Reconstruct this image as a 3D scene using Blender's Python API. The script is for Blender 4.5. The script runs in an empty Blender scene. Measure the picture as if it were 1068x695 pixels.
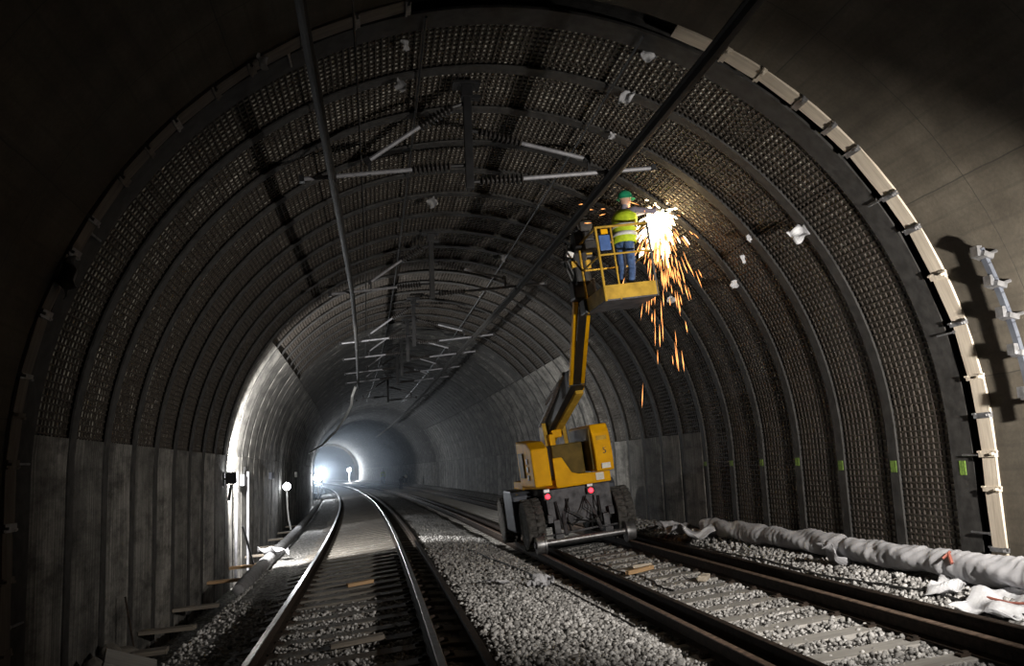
import bpy, bmesh, math, random
import numpy as np
from mathutils import Vector, Matrix, Euler
random.seed(7); rng = np.random.default_rng(7)
SC = bpy.context.scene
COL = SC.collection
rad = math.radians

# ------------------------------------------------------------------ frame of the place
RC = 1050.0                       # the tunnel bends to the left on this radius (m)
CANT = rad(5.55)                  # both tracks are canted for the bend
UC, ZC, RT = 1.455, 1.699, 4.64   # tunnel axis and clear radius
UL, UR, HG = -0.42, 3.99, 0.87    # track centres, half gauge
S0, DS = 8.73, 1.2316             # first steel rib, rib spacing
TC = math.tan(CANT)

def W(u, s, z=0.0):
    a = s / RC
    return Vector((-RC + (RC + u) * math.cos(a), (RC + u) * math.sin(a), z))

# ------------------------------------------------------------------ camera
cam = bpy.data.cameras.new('camera'); cam.sensor_fit = 'HORIZONTAL'; cam.sensor_width = 36.0
cam.lens = 920.1 * 36.0 / 1068.0; cam.clip_start = 0.05; cam.clip_end = 600
co = bpy.data.objects.new('camera', cam); COL.objects.link(co)
yaw, pit, rol = rad(8.46), rad(8.5), rad(2.48)
f0 = Vector((math.sin(yaw), math.cos(yaw), 0)); r0 = Vector((math.cos(yaw), -math.sin(yaw), 0))
fw = f0 * math.cos(pit) + Vector((0, 0, math.sin(pit))); u0 = -f0 * math.sin(pit) + Vector((0, 0, math.cos(pit)))
ri = r0 * math.cos(rol) - u0 * math.sin(rol); up = u0 * math.cos(rol) + r0 * math.sin(rol)
m = Matrix((ri, up, -fw)).transposed().to_4x4(); m.translation = Vector((0, 0, 1.636))
co.matrix_world = m
SC.camera = co

# ------------------------------------------------------------------ world, exposure, key light
wd = bpy.data.worlds.new('night'); SC.world = wd; wd.use_nodes = True
wd.node_tree.nodes['Background'].inputs[0].default_value = (0.35, 0.42, 0.55, 1)
wd.node_tree.nodes['Background'].inputs[1].default_value = 0.0015
SC.view_settings.view_transform = 'Standard'; SC.view_settings.look = 'None'
SC.view_settings.exposure = 0.0; SC.view_settings.gamma = 1.0
SC.view_settings.use_curve_mapping = False

def spot(name, loc, aim, watts, col=(1, 1, 1), size=150, blend=1.0, rad_=0.1):
    l = bpy.data.lights.new(name, 'SPOT'); l.energy = watts; l.color = col
    l.spot_size = rad(size); l.spot_blend = blend; l.shadow_soft_size = rad_
    o = bpy.data.objects.new(name, l); COL.objects.link(o); o.location = loc
    o.rotation_euler = (Vector(aim) - Vector(loc)).to_track_quat('-Z', 'Y').to_euler()
    return o
def point(name, loc, watts, col=(1, 1, 1), rad_=0.08):
    l = bpy.data.lights.new(name, 'POINT'); l.energy = watts; l.color = col; l.shadow_soft_size = rad_
    o = bpy.data.objects.new(name, l); COL.objects.link(o); o.location = loc
    return o
KEY = W(5.1, 4.3, 2.15)
key = spot('work_lamp_beam', KEY + Vector((-0.02, 0.14, 0.0)), W(4.4, 14, 2.35), 2700, (1.0, 0.94, 0.86), 112, 1.0, 0.06)
key.scale = (1.24, 0.80, 1.0)      # the lamp's rectangular reflector throws a wide, flat beam
WALLF = W(-2.92, 20.05, 1.80)
spot('wall_flood_beam', WALLF, W(-0.6, 33, 1.9), 2400, (1.0, 0.98, 0.94), 168, 0.35, 0.06)
POLEL = W(-2.98, 33.0, 1.22)
spot('pole_lamp_beam', POLEL + Vector((0.16, -0.12, 0.0)), W(2.6, 27, -0.2), 420, (0.95, 0.97, 1.0), 135, 0.8, 0.12)
FAR1, FAR2, FAR3 = W(-2.75, 70, 1.25), W(-2.35, 86, 1.75), W(4.45, 146, 1.9)
spot('flood_tower_beam', FAR1 + Vector((0.1, -0.4, 0)), W(1.8, 30, 0.6), 1300, (0.90, 0.95, 1.0), 150, 1.0, 0.25)
spot('flood_tower_beam', FAR2 + Vector((0.1, -0.4, 0)), W(1.8, 40, 1.2), 1300, (0.90, 0.95, 1.0), 150, 1.0, 0.25)
point('far_lamp_glow', FAR3 + Vector((-0.3, -0.5, 0)), 3200, (0.85, 0.92, 1.0), 0.25)
GR = W(4.30, 12.42, 5.33)         # where the grinder meets the arch
point('spark_glow', GR + Vector((-0.10, -0.08, -0.14)), 110, (1.0, 0.55, 0.22), 0.10)

# ------------------------------------------------------------------ materials
def nodes_of(name):
    mt = bpy.data.materials.new(name); mt.use_nodes = True
    nt = mt.node_tree; b = nt.nodes['Principled BSDF']
    return mt, nt, b
def ramp(nt, fac, stops):
    r = nt.nodes.new('ShaderNodeValToRGB'); e = r.color_ramp.elements
    while len(e) < len(stops): e.new(0.5)
    for x, (p, c) in zip(e, stops): x.position = p; x.color = (*c, 1) if len(c) == 3 else c
    nt.links.new(fac, r.inputs[0]); return r.outputs[0]
def noise(nt, vec, scale, detail=4, rough=0.55):
    n = nt.nodes.new('ShaderNodeTexNoise'); n.inputs['Scale'].default_value = scale
    n.inputs['Detail'].default_value = detail; n.inputs['Roughness'].default_value = rough
    if vec is not None: nt.links.new(vec, n.inputs['Vector'])
    return n.outputs['Fac']
def coords(nt, kind='Object', scale=(1, 1, 1), rnd=False):
    t = nt.nodes.new('ShaderNodeTexCoord'); mp = nt.nodes.new('ShaderNodeMapping')
    mp.inputs['Scale'].default_value = scale; nt.links.new(t.outputs[kind], mp.inputs['Vector'])
    if rnd:
        oi = nt.nodes.new('ShaderNodeObjectInfo'); v = nt.nodes.new('ShaderNodeVectorMath'); v.operation = 'MULTIPLY_ADD'
        cb = nt.nodes.new('ShaderNodeCombineXYZ')
        nt.links.new(oi.outputs['Random'], cb.inputs[0]); nt.links.new(oi.outputs['Random'], cb.inputs[1])
        nt.links.new(cb.outputs[0], v.inputs[0]); v.inputs[1].default_value = (37, 91, 13); nt.links.new(mp.outputs[0], v.inputs[2])
        return v.outputs[0]
    return mp.outputs[0]
def mixc(nt, fac, a, b, mode='MIX'):
    x = nt.nodes.new('ShaderNodeMix'); x.data_type = 'RGBA'; x.blend_type = mode
    for i, v in ((0, fac), (6, a), (7, b)):
        if isinstance(v, (int, float)): x.inputs[i].default_value = v
        elif isinstance(v, tuple): x.inputs[i].default_value = (*v, 1)
        else: nt.links.new(v, x.inputs[i])
    return x.outputs[2]
def bump(nt, b, h, strength=0.3, dist=0.02):
    n = nt.nodes.new('ShaderNodeBump'); n.inputs['Strength'].default_value = strength; n.inputs['Distance'].default_value = dist
    nt.links.new(h, n.inputs['Height']); nt.links.new(n.outputs[0], b.inputs['Normal'])
def simple(name, c1, c2=None, scale=6, rough=0.7, metal=0.0, bmp=0.0, kind='Object', stretch=(1, 1, 1), rnd=True, lo=0.35, hi=0.65):
    mt, nt, b = nodes_of(name); c2 = c2 or tuple(x * 0.7 for x in c1)
    v = coords(nt, kind, stretch, rnd); n = noise(nt, v, scale)
    nt.links.new(ramp(nt, n, [(lo, c2), (hi, c1)]), b.inputs['Base Color'])
    b.inputs['Roughness'].default_value = rough; b.inputs['Metallic'].default_value = metal
    if bmp: bump(nt, b, n, bmp)
    return mt
def emit(name, col, strength, sample=True):
    mt, nt, b = nodes_of(name)
    b.inputs['Base Color'].default_value = (0, 0, 0, 1); b.inputs['Emission Color'].default_value = (*col, 1)
    b.inputs['Emission Strength'].default_value = strength
    if not sample:
        try: mt.cycles.emission_sampling = 'NONE'
        except Exception: pass
    return mt

def mat_panel(name='sprayed_concrete_panel', soot=0.0):
    mt, nt, b = nodes_of(name)
    v1 = coords(nt, 'UV', (26, 0.4, 1), True); v2 = coords(nt, 'UV', (1.6, 0.9, 1), True); v3 = coords(nt, 'UV', (7, 7, 1), True)
    st = noise(nt, v1, 1.0, 5, 0.6); lg = noise(nt, v2, 1.0, 6, 0.65); fn = noise(nt, v3, 3.0, 5, 0.7)
    c = ramp(nt, st, [(0.28, (0.09, 0.085, 0.075)), (0.68, (0.46, 0.44, 0.405))])
    c = mixc(nt, 0.75, c, ramp(nt, lg, [(0.32, (0.22, 0.22, 0.22)), (0.62, (1, 1, 1))]), 'MULTIPLY')
    c = mixc(nt, 0.6, c, ramp(nt, fn, [(0.35, (0.6, 0.6, 0.6)), (0.6, (1, 1, 1))]), 'MULTIPLY')
    oi = nt.nodes.new('ShaderNodeObjectInfo')
    c = mixc(nt, 1.0, c, ramp(nt, oi.outputs['Random'], [(0.0, (0.5, 0.5, 0.5)), (1.0, (1.1, 1.1, 1.1))]), 'MULTIPLY')
    v4 = coords(nt, 'UV', (0.9, 2.2, 1), True); pt = noise(nt, v4, 1.3, 6, 0.7)
    c = mixc(nt, 0.85, c, ramp(nt, pt, [(0.36 + soot * .16, (0.16, 0.155, 0.15)), (0.56 + soot * .12, (1, 1, 1))]), 'MULTIPLY')
    nt.links.new(c, b.inputs['Base Color']); b.inputs['Roughness'].default_value = 0.85
    mm = nt.nodes.new('ShaderNodeMath'); mm.operation = 'ADD'; nt.links.new(st, mm.inputs[0]); nt.links.new(fn, mm.inputs[1])
    bump(nt, b, mm.outputs[0], 0.45, 0.03)
    return mt
def mat_lining():
    mt, nt, b = nodes_of('old_board_marked_concrete')
    v = coords(nt, 'UV', (1, 1, 1)); v1 = coords(nt, 'UV', (0.35, 6, 1)); v2 = coords(nt, 'UV', (2.2, 0.6, 1))
    lg = noise(nt, v, 0.9, 6, 0.6); bd = noise(nt, v1, 1.0, 3); dr = noise(nt, v2, 1.2, 4); fn = noise(nt, v, 25, 4)
    c = ramp(nt, lg, [(0.3, (0.055, 0.047, 0.034)), (0.7, (0.13, 0.112, 0.085))])
    c = mixc(nt, 0.5, c, ramp(nt, bd, [(0.35, (0.6, 0.58, 0.55)), (0.6, (1, 1, 1))]), 'MULTIPLY')
    c = mixc(nt, 0.45, c, ramp(nt, dr, [(0.35, (0.55, 0.5, 0.45)), (0.65, (1, 1, 1))]), 'MULTIPLY')
    c = mixc(nt, 0.35, c, ramp(nt, fn, [(0.4, (0.6, 0.6, 0.6)), (0.6, (1, 1, 1))]), 'MULTIPLY')
    sx = nt.nodes.new('ShaderNodeSeparateXYZ'); dist = nt.nodes.new('ShaderNodeVectorMath'); dist.operation = 'MULTIPLY_ADD'
    nz = nt.nodes.new('ShaderNodeTexNoise'); nz.inputs['Scale'].default_value = 2.5; nt.links.new(v, nz.inputs['Vector'])
    nt.links.new(nz.outputs['Color'], dist.inputs[0]); dist.inputs[1].default_value = (.035, .035, 0); nt.links.new(v, dist.inputs[2]); nt.links.new(dist.outputs[0], sx.inputs[0])
    for ax, per, off, wd_, amt in ((0, 1.55, 0.35, .012, .75), (1, 1.92, 0.62, .014, .8), (1, 0.24, 0.1, .03, .22)):
        a = nt.nodes.new('ShaderNodeMath'); a.operation = 'MULTIPLY_ADD'; nt.links.new(sx.outputs[ax], a.inputs[0]); a.inputs[1].default_value = 1 / per; a.inputs[2].default_value = off
        fr = nt.nodes.new('ShaderNodeMath'); fr.operation = 'FRACT'; nt.links.new(a.outputs[0], fr.inputs[0])
        lt = nt.nodes.new('ShaderNodeMath'); lt.operation = 'LESS_THAN'; nt.links.new(fr.outputs[0], lt.inputs[0]); lt.inputs[1].default_value = wd_ / per
        am = nt.nodes.new('ShaderNodeMath'); am.operation = 'MULTIPLY'; nt.links.new(lt.outputs[0], am.inputs[0]); am.inputs[1].default_value = amt
        c = mixc(nt, am.outputs[0], c, (0.03, 0.026, 0.02))
    vo = nt.nodes.new('ShaderNodeTexVoronoi'); vo.inputs['Scale'].default_value = 1.1; nt.links.new(v, vo.inputs['Vector'])
    c = mixc(nt, ramp(nt, vo.outputs['Distance'], [(0.035, (1, 1, 1)), (0.05, (0, 0, 0))]), c, (0.02, 0.017, 0.014))
    nt.links.new(c, b.inputs['Base Color']); b.inputs['Roughness'].default_value = 0.88
    bump(nt, b, fn, 0.25, 0.01)
    return mt
def mat_backing():
    mt, nt, b = nodes_of('pale_rubble_mortar')
    v = coords(nt, 'UV', (1, 1, 1), True)
    vo = nt.nodes.new('ShaderNodeTexVoronoi'); vo.inputs['Scale'].default_value = 13; nt.links.new(v, vo.inputs['Vector'])
    lg = noise(nt, v, 1.3, 4); fn = noise(nt, v, 18, 5, 0.7)
    c = ramp(nt, fn, [(0.34, (0.26, 0.24, 0.20)), (0.56, (0.82, 0.79, 0.70))])
    c = mixc(nt, 0.55, c, ramp(nt, lg, [(0.32, (0.35, 0.34, 0.32)), (0.62, (1, 1, 1))]), 'MULTIPLY')
    nt.links.new(c, b.inputs['Base Color']); b.inputs['Roughness'].default_value = 0.85
    bump(nt, b, vo.outputs['Distance'], 0.5, 0.03)
    return mt
def mat_ballast():
    mt, nt, b = nodes_of('ballast_bed')
    v = coords(nt, 'UV', (1, 1, 1))
    vo = nt.nodes.new('ShaderNodeTexVoronoi'); vo.inputs['Scale'].default_value = 17; nt.links.new(v, vo.inputs['Vector'])
    lg = noise(nt, v, 0.7, 4)
    sep = nt.nodes.new('ShaderNodeSeparateColor'); nt.links.new(vo.outputs['Color'], sep.inputs[0])
    c = ramp(nt, sep.outputs[0], [(0.0, (0.17, 0.165, 0.16)), (1.0, (0.46, 0.45, 0.43))])
    c = mixc(nt, 0.8, c, ramp(nt, vo.outputs['Distance'], [(0.25, (1, 1, 1)), (0.75, (0.25, 0.25, 0.25))]), 'MULTIPLY')
    c = mixc(nt, 0.5, c, ramp(nt, lg, [(0.35, (0.6, 0.58, 0.55)), (0.6, (1, 1, 1))]), 'MULTIPLY')
    nt.links.new(c, b.inputs['Base Color']); b.inputs['Roughness'].default_value = 0.9
    iv = nt.nodes.new('ShaderNodeMath'); iv.operation = 'SUBTRACT'; iv.inputs[0].default_value = 1.0; nt.links.new(vo.outputs['Distance'], iv.inputs[1])
    bump(nt, b, iv.outputs[0], 0.9, 0.05)
    return mt
def mat_stone():
    mt, nt, b = nodes_of('crushed_granite')
    g = nt.nodes.new('ShaderNodeNewGeometry'); v = coords(nt, 'Object', (1, 1, 1))
    n = noise(nt, v, 40, 3)
    c = ramp(nt, g.outputs['Random Per Island'], [(0.0, (0.17, 0.165, 0.16)), (0.6, (0.36, 0.35, 0.34)), (1.0, (0.58, 0.57, 0.56))])
    c = mixc(nt, 0.4, c, ramp(nt, n, [(0.35, (0.6, 0.6, 0.6)), (0.6, (1, 1, 1))]), 'MULTIPLY')
    nt.links.new(c, b.inputs['Base Color']); b.inputs['Roughness'].default_value = 0.85
    return mt
def mat_wood(name, c1, c2):
    mt, nt, b = nodes_of(name)
    v = coords(nt, 'Object', (2, 22, 22), True); n = noise(nt, v, 1.0, 5, 0.65)
    nt.links.new(ramp(nt, n, [(0.3, c2), (0.7, c1)]), b.inputs['Base Color']); b.inputs['Roughness'].default_value = 0.8
    bump(nt, b, n, 0.3, 0.01); return mt

MPS = mat_panel('sooty_concrete_panel', 1.0)
MP, ML, MB_, MBAL, MST = mat_panel(), mat_lining(), mat_backing(), mat_ballast(), mat_stone()
M = dict(
    rib=simple('grimy_steel_arch', (0.045, 0.043, 0.041), (0.018, 0.017, 0.016), 9, 0.75, 0.1, 0.15),
    bar=simple('rusty_bar', (0.06, 0.05, 0.04), (0.028, 0.022, 0.018), 20, 0.75, 0.2),
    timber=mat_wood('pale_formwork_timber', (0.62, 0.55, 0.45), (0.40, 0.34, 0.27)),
    shadetimber=mat_wood('shaded_formwork_timber', (0.20, 0.17, 0.14), (0.09, 0.075, 0.06)),  # same timber, with the dimness of the left side put into its colour
    oldwood=mat_wood('weathered_plank', (0.22, 0.19, 0.155), (0.09, 0.075, 0.06)),
    wood=mat_wood('fresh_offcut', (0.55, 0.36, 0.19), (0.33, 0.20, 0.10)),
    greenpaint=simple('green_survey_paint', (0.20, 0.33, 0.05), (0.09, 0.16, 0.03), 30, 0.8),
    rail=simple('rusted_rail', (0.045, 0.032, 0.025), (0.02, 0.016, 0.013), 14, 0.85, 0.0, 0.1),
    railtop=simple('polished_rail_top', (0.62, 0.62, 0.63), (0.45, 0.44, 0.43), 12, 0.33, 1.0),
    railold=simple('brown_rail_top', (0.24, 0.17, 0.13), (0.10, 0.075, 0.06), 12, 0.62, 0.3),
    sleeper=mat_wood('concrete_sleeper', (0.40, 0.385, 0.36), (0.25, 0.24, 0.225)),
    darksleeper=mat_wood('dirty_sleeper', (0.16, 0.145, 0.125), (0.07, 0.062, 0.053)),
    fabric=simple('grey_geotextile', (0.50, 0.50, 0.525), (0.36, 0.36, 0.38), 5, 0.85, 0, 0.2),
    darkfabric=simple('dirty_geotextile', (0.27, 0.27, 0.28), (0.17, 0.17, 0.175), 5, 0.85, 0, 0.2),
    rag=simple('white_plastic_scrap', (0.58, 0.59, 0.61), (0.38, 0.38, 0.40), 8, 0.6),
    redtape=simple('red_tape', (0.32, 0.10, 0.07), None, 8, 0.6),
    yellow=simple('machine_yellow', (0.86, 0.44, 0.004), (0.70, 0.345, 0.004), 3, 0.6, 0.0),
    dimyellow=simple('worn_machine_yellow', (0.58, 0.36, 0.05), (0.36, 0.22, 0.03), 7, 0.55),
    black=simple('black_machine_steel', (0.022, 0.022, 0.024), (0.012, 0.012, 0.013), 8, 0.5, 0.3),
    chassis=simple('dirty_chassis_grey', (0.13, 0.13, 0.14), (0.06, 0.06, 0.065), 7, 0.6, 0.3, 0.1),
    bluegrey=simple('dark_blue_grey_box', (0.10, 0.11, 0.13), (0.06, 0.065, 0.08), 5, 0.5, 0.2),
    rubber=simple('dusty_tyre_rubber', (0.11, 0.105, 0.10), (0.045, 0.043, 0.04), 12, 0.9, 0, 0.2),
    steel=simple('bare_steel', (0.34, 0.34, 0.35), (0.20, 0.20, 0.205), 14, 0.42, 0.8),
    alu=simple('grey_tube', (0.26, 0.26, 0.28), (0.17, 0.17, 0.185), 10, 0.55, 0.1),
    insul=simple('dark_insulator', (0.035, 0.03, 0.028), (0.02, 0.018, 0.017), 10, 0.6),
    cond=simple('sooty_conductor_bar', (0.034, 0.031, 0.028), (0.018, 0.017, 0.015), 10, 0.6, 0.3),
    cable=simple('black_cable', (0.03, 0.03, 0.03), None, 10, 0.6),
    white=simple('white_painted_metal', (0.75, 0.75, 0.74), (0.55, 0.55, 0.54), 8, 0.5),
    plate=simple('cream_sticker', (0.78, 0.76, 0.68), (0.66, 0.64, 0.58), 20, 0.6),
    brown=simple('brown_hood_liner', (0.15, 0.10, 0.022), (0.08, 0.055, 0.012), 4, 0.6),
    blue=simple('blue_panel', (0.05, 0.13, 0.38), None, 10, 0.5),
    jeans=simple('blue_denim', (0.08, 0.15, 0.32), (0.035, 0.07, 0.17), 22, 0.85, 0, 0.3),
    sleeve=simple('mauve_grey_shirt', (0.30, 0.27, 0.34), (0.20, 0.18, 0.24), 18, 0.85),
    vest=simple('hi_vis_yellow_green', (0.62, 0.80, 0.03), (0.46, 0.62, 0.02), 14, 0.7),
    band=simple('reflective_band', (0.85, 0.85, 0.82), (0.7, 0.7, 0.68), 20, 0.35),
    helmet=simple('green_helmet_shell', (0.02, 0.32, 0.16), (0.015, 0.22, 0.11), 5, 0.35),
    whitehelmet=simple('white_helmet_shell', (0.8, 0.8, 0.76), (0.7, 0.7, 0.66), 5, 0.4),
    skin=simple('skin', (0.55, 0.34, 0.25), (0.46, 0.27, 0.19), 20, 0.6),
    hair=simple('dark_hair', (0.03, 0.022, 0.016), None, 30, 0.7),
    boot=simple('dark_boot_leather', (0.04, 0.03, 0.022), None, 20, 0.6),
    darkcloth=simple('dark_work_clothes', (0.05, 0.06, 0.09), None, 20, 0.85),
    lightjeans=simple('pale_blue_trousers', (0.28, 0.40, 0.55), None, 20, 0.85),
    lamp=emit('lamp_lens', (0.93, 0.97, 1.0), 45),
    farlamp=emit('flood_lens', (0.86, 0.93, 1.0), 160),
    red=emit('red_tail_lens', (1.0, 0.02, 0.035), 6),
    spark=emit('orange_sparks', (1.0, 0.36, 0.10), 3.2, False),
    hotspark=emit('white_hot_sparks', (1.0, 0.80, 0.48), 16, False),
)

for k_ in ('yellow', 'dimyellow', 'bluegrey', 'rail', 'railold', 'rubber', 'chassis', 'brown'):
    M[k_].node_tree.nodes['Principled BSDF'].inputs['Specular IOR Level'].default_value = 0.12

# ------------------------------------------------------------------ mesh helpers
def mesh(name, V, F, uvs=None, smooth=False):
    me = bpy.data.meshes.new(name); me.from_pydata([tuple(map(float, v)) for v in V], [], [tuple(map(int, f)) for f in F]); me.update()
    if uvs is not None:
        ul = me.uv_layers.new(name='UVMap'); li = np.zeros(len(me.loops), int); me.loops.foreach_get('vertex_index', li)
        ul.data.foreach_set('uv', np.asarray(uvs, float)[li].ravel())
    if smooth: me.polygons.foreach_set('use_smooth', [True] * len(me.polygons))
    return me
def link(name, me, mats, parent=None, loc=(0, 0, 0), rot=(0, 0, 0), scl=None):
    o = bpy.data.objects.new(name, me); COL.objects.link(o); o.parent = parent
    o.location = loc; o.rotation_euler = rot
    if scl is not None: o.scale = scl
    if me is not None and mats is not None and len(me.materials) == 0:
        for x in (mats if isinstance(mats, (list, tuple)) else [mats]): me.materials.append(x)
    return o
def tag(o, label=None, cat=None, group=None, kind=None):
    for k, v in (('label', label), ('category', cat), ('group', group), ('kind', kind)):
        if v: o[k] = v
    return o
def thing(name, label, cat, loc=(0, 0, 0), rot=(0, 0, 0), group=None):
    o = link(name, None, None, None, loc, rot); o.empty_display_size = 0.2
    return tag(o, label, cat, group)
class G:                                   # gathers shapes of one part
    def __init__(s): s.V = []; s.F = []; s.MI = []; s.mi = 0
    def add(s, V, F):
        b = len(s.V); s.V += [tuple(v) for v in V]; s.F += [tuple(b + i for i in f) for f in F]; s.MI += [s.mi] * len(F); return s
    def box(s, c, d, rot=None, taper=None):
        c = Vector(c); R = Euler(rot).to_matrix() if rot else Matrix.Identity(3); V = []
        for z in (-1, 1):
            k = 1 if (taper is None or z < 0) else taper
            for x, y in ((-1, -1), (1, -1), (1, 1), (-1, 1)): V.append(c + R @ Vector((x * d[0] / 2 * k, y * d[1] / 2 * k, z * d[2] / 2)))
        return s.add(V, [(3, 2, 1, 0), (4, 5, 6, 7), (0, 1, 5, 4), (1, 2, 6, 5), (2, 3, 7, 6), (3, 0, 4, 7)])
    def tube(s, P, r, n=8, cap=True, closed=False):
        P = [Vector(p) for p in P]; rr = r if isinstance(r, (list, tuple)) else [r] * len(P); V = []; F = []
        for i, p in enumerate(P):
            a, b = P[max(i - 1, 0)], P[min(i + 1, len(P) - 1)]
            if closed: a, b = P[i - 1], P[(i + 1) % len(P)]
            t = (b - a).normalized(); h = Vector((0, 0, 1)) if abs(t.z) < 0.95 else Vector((1, 0, 0))
            x = t.cross(h).normalized(); y = x.cross(t)
            for k in range(n):
                q = 2 * math.pi * k / n; V.append(p + (x * math.cos(q) + y * math.sin(q)) * rr[i])
        m_ = len(P)
        for i in range(m_ if closed else m_ - 1):
            j = (i + 1) % m_
            for k in range(n): F.append((i * n + k, i * n + (k + 1) % n, j * n + (k + 1) % n, j * n + k))
        if cap and not closed: F += [tuple(range(n))[::-1], tuple((m_ - 1) * n + k for k in range(n))]
        return s.add(V, F)
    def lathe(s, prof, axis='z', c=(0, 0, 0), n=20, R=None):   # prof: (radius, height)
        V = []; F = []; c = Vector(c)
        for r, h in prof:
            for k in range(n):
                q = 2 * math.pi * k / n; a, b = r * math.cos(q), r * math.sin(q)
                v = Vector({'z': (a, b, h), 'x': (h, a, b), 'y': (a, h, b)}[axis])
                V.append(c + (R @ v if R else v))
        m_ = len(prof)
        for i in range(m_ - 1):
            for k in range(n): F.append((i * n + k, i * n + (k + 1) % n, (i + 1) * n + (k + 1) % n, (i + 1) * n + k))
        F += [tuple(range(n))[::-1], tuple((m_ - 1) * n + k for k in range(n))]
        return s.add(V, F)
    def prism(s, pts, x0, x1, axis='x'):    # polygon in the plane across axis
        mk = {'x': lambda a, b, h: (h, a, b), 'y': lambda a, b, h: (a, h, b), 'z': lambda a, b, h: (a, b, h)}[axis]
        n = len(pts); V = [mk(a, b, x0) for a, b in pts] + [mk(a, b, x1) for a, b in pts]
        F = [tuple(range(n))[::-1], tuple(range(n, 2 * n))] + [(i, (i + 1) % n, n + (i + 1) % n, n + i) for i in range(n)]
        return s.add(V, F)
    def build(s, name, mats, parent=None, loc=(0, 0, 0), rot=(0, 0, 0), smooth=False, bevel=0.0):
        me = bpy.data.meshes.new(name); me.from_pydata([tuple(v) for v in s.V], [], s.F); me.update()
        bm = bmesh.new(); bm.from_mesh(me)
        for fc, mi in zip(bm.faces, s.MI): fc.material_index = mi
        bmesh.ops.recalc_face_normals(bm, faces=bm.faces)
        if bevel: bmesh.ops.bevel(bm, geom=bm.edges[:], offset=bevel, segments=2, profile=0.6, affect='EDGES', clamp_overlap=True)
        bm.to_mesh(me); bm.free()
        if smooth:
            me.polygons.foreach_set('use_smooth', [True] * len(me.polygons))
            try: me.set_sharp_from_angle(angle=rad(38))
            except Exception: pass
        return link(name, me, mats, parent, loc, rot)
def world_len(s0, s1, step): return np.arange(s0, s1 + step * 0.5, step)
def sweep(name, u, z, prof, ss, mats, parent=None, mi=None, cant=0.0, label=None):
    """a constant section (list of (x, z)) run along the bend at offset u, z(s) may be callable"""
    V = []; F = []; n = len(prof); ca, sa = math.cos(cant), math.sin(cant)
    for s in ss:
        uu = u(s) if callable(u) else u; zz = z(s) if callable(z) else z
        for x, h in prof: V.append(W(uu + x * ca - h * sa, s, zz + x * sa + h * ca))
    for i in range(len(ss) - 1):
        for k in range(n): F.append((i * n + k, (i + 1) * n + k, (i + 1) * n + (k + 1) % n, i * n + (k + 1) % n))
    F += [tuple(range(n)), tuple((len(ss) - 1) * n + k for k in range(n))[::-1]]
    me = mesh(name, V, F)
    if mi is not None:
        ids = [mi[k] for i in range(len(ss) - 1) for k in range(n)] + [0, 0]
        me.polygons.foreach_set('material_index', ids)
    return link(name, me, mats, parent)

# ------------------------------------------------------------------ the tunnel shell
ZF = -0.95
def arch(a0, a1, n):      # degrees from right springing over the crown to the left; beyond 0/180 runs down the walls
    out = []
    for a in np.linspace(a0, a1, n):
        t = rad(a); out.append((math.cos(t), math.sin(t), 0.0))
    return out
def profile(part, r, n=12):
    P = []
    if part == 'right': P = [(UC + r, z) for z in np.linspace(ZF, ZC, 7)] + [(UC + r * math.cos(rad(a)), ZC + r * math.sin(rad(a))) for a in (2.5, 5)]
    elif part == 'left': P = [(UC + r * math.cos(rad(a)), ZC + r * math.sin(rad(a))) for a in (175, 177.5)] + [(UC - r, z) for z in np.linspace(ZC, ZF, 7)]
    elif part == 'full': return profile('right', r) + profile((5, 175), r, 60)[1:-1] + profile('left', r)
    else: P = [(UC + r * math.cos(rad(a)), ZC + r * math.sin(rad(a))) for a in np.linspace(part[0], part[1], n)]
    return P
def arclen(P):
    t = [0.0]
    for a, b in zip(P, P[1:]): t.append(t[-1] + math.hypot(b[0] - a[0], b[1] - a[1]))
    return t
def shell(part, r, sv, thick, n=12, rough=0.0, local=None, seed=0):
    """curved slab: front face at radius r, back at r+thick; sv = list of s.  local=s_ref gives coordinates relative to it"""
    Pf, Pb = profile(part, r, n), profile(part, r + thick, n); t = arclen(Pf); V = []; UVc = []; F = []
    rg = np.random.default_rng(seed); m_ = len(Pf); k = len(sv)
    off = -7.0 if part == 'left' else (7.0 if part == 'right' else 0) + (part[0] / 10 if isinstance(part, tuple) else 0)
    for i in range(m_):
        for j in range(k):
            d = rg.normal() * rough; rr = r + d
            nx, nz = (Pf[i][0] - UC) / r, (Pf[i][1] - ZC) / r
            if part in ('left', 'right') and Pf[i][1] < ZC: nx, nz = (1 if part == 'right' else -1), 0
            u, z = Pf[i][0] + nx * d, Pf[i][1] + nz * d
            V.append(W(u, sv[j], z) if local is None else Vector((u, sv[j] - local, z))); UVc.append((sv[j] - (local or 0), t[i] + off))
    b = len(V); jb = list(range(k)) if local is None else [0, k - 1]; kb = len(jb)
    for i in range(m_):
        for j in jb:
            V.append(W(Pb[i][0], sv[j], Pb[i][1]) if local is None else Vector((Pb[i][0], sv[j] - local, Pb[i][1]))); UVc.append((sv[j] - (local or 0), t[i] + off))
    for i in range(m_ - 1):
        for j in range(k - 1): F.append((i * k + j, (i + 1) * k + j, (i + 1) * k + j + 1, i * k + j + 1))
        for j in range(kb - 1): F.append((b + kb * i + j, b + kb * i + j + 1, b + kb * (i + 1) + j + 1, b + kb * (i + 1) + j))
        F.append((i * k, b + kb * i, b + kb * (i + 1), (i + 1) * k)); F.append((i * k + k - 1, (i + 1) * k + k - 1, b + kb * (i + 1) + kb - 1, b + kb * i + kb - 1))
    for i in (0, m_ - 1):
        if kb == k:
            for j in range(k - 1): F.append((i * k + j, i * k + j + 1, b + kb * i + j + 1, b + kb * i + j))
        else: F.append(tuple([i * k + j for j in range(k)] + [b + kb * i + 1, b + kb * i]))
    return V, F, UVc
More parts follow.
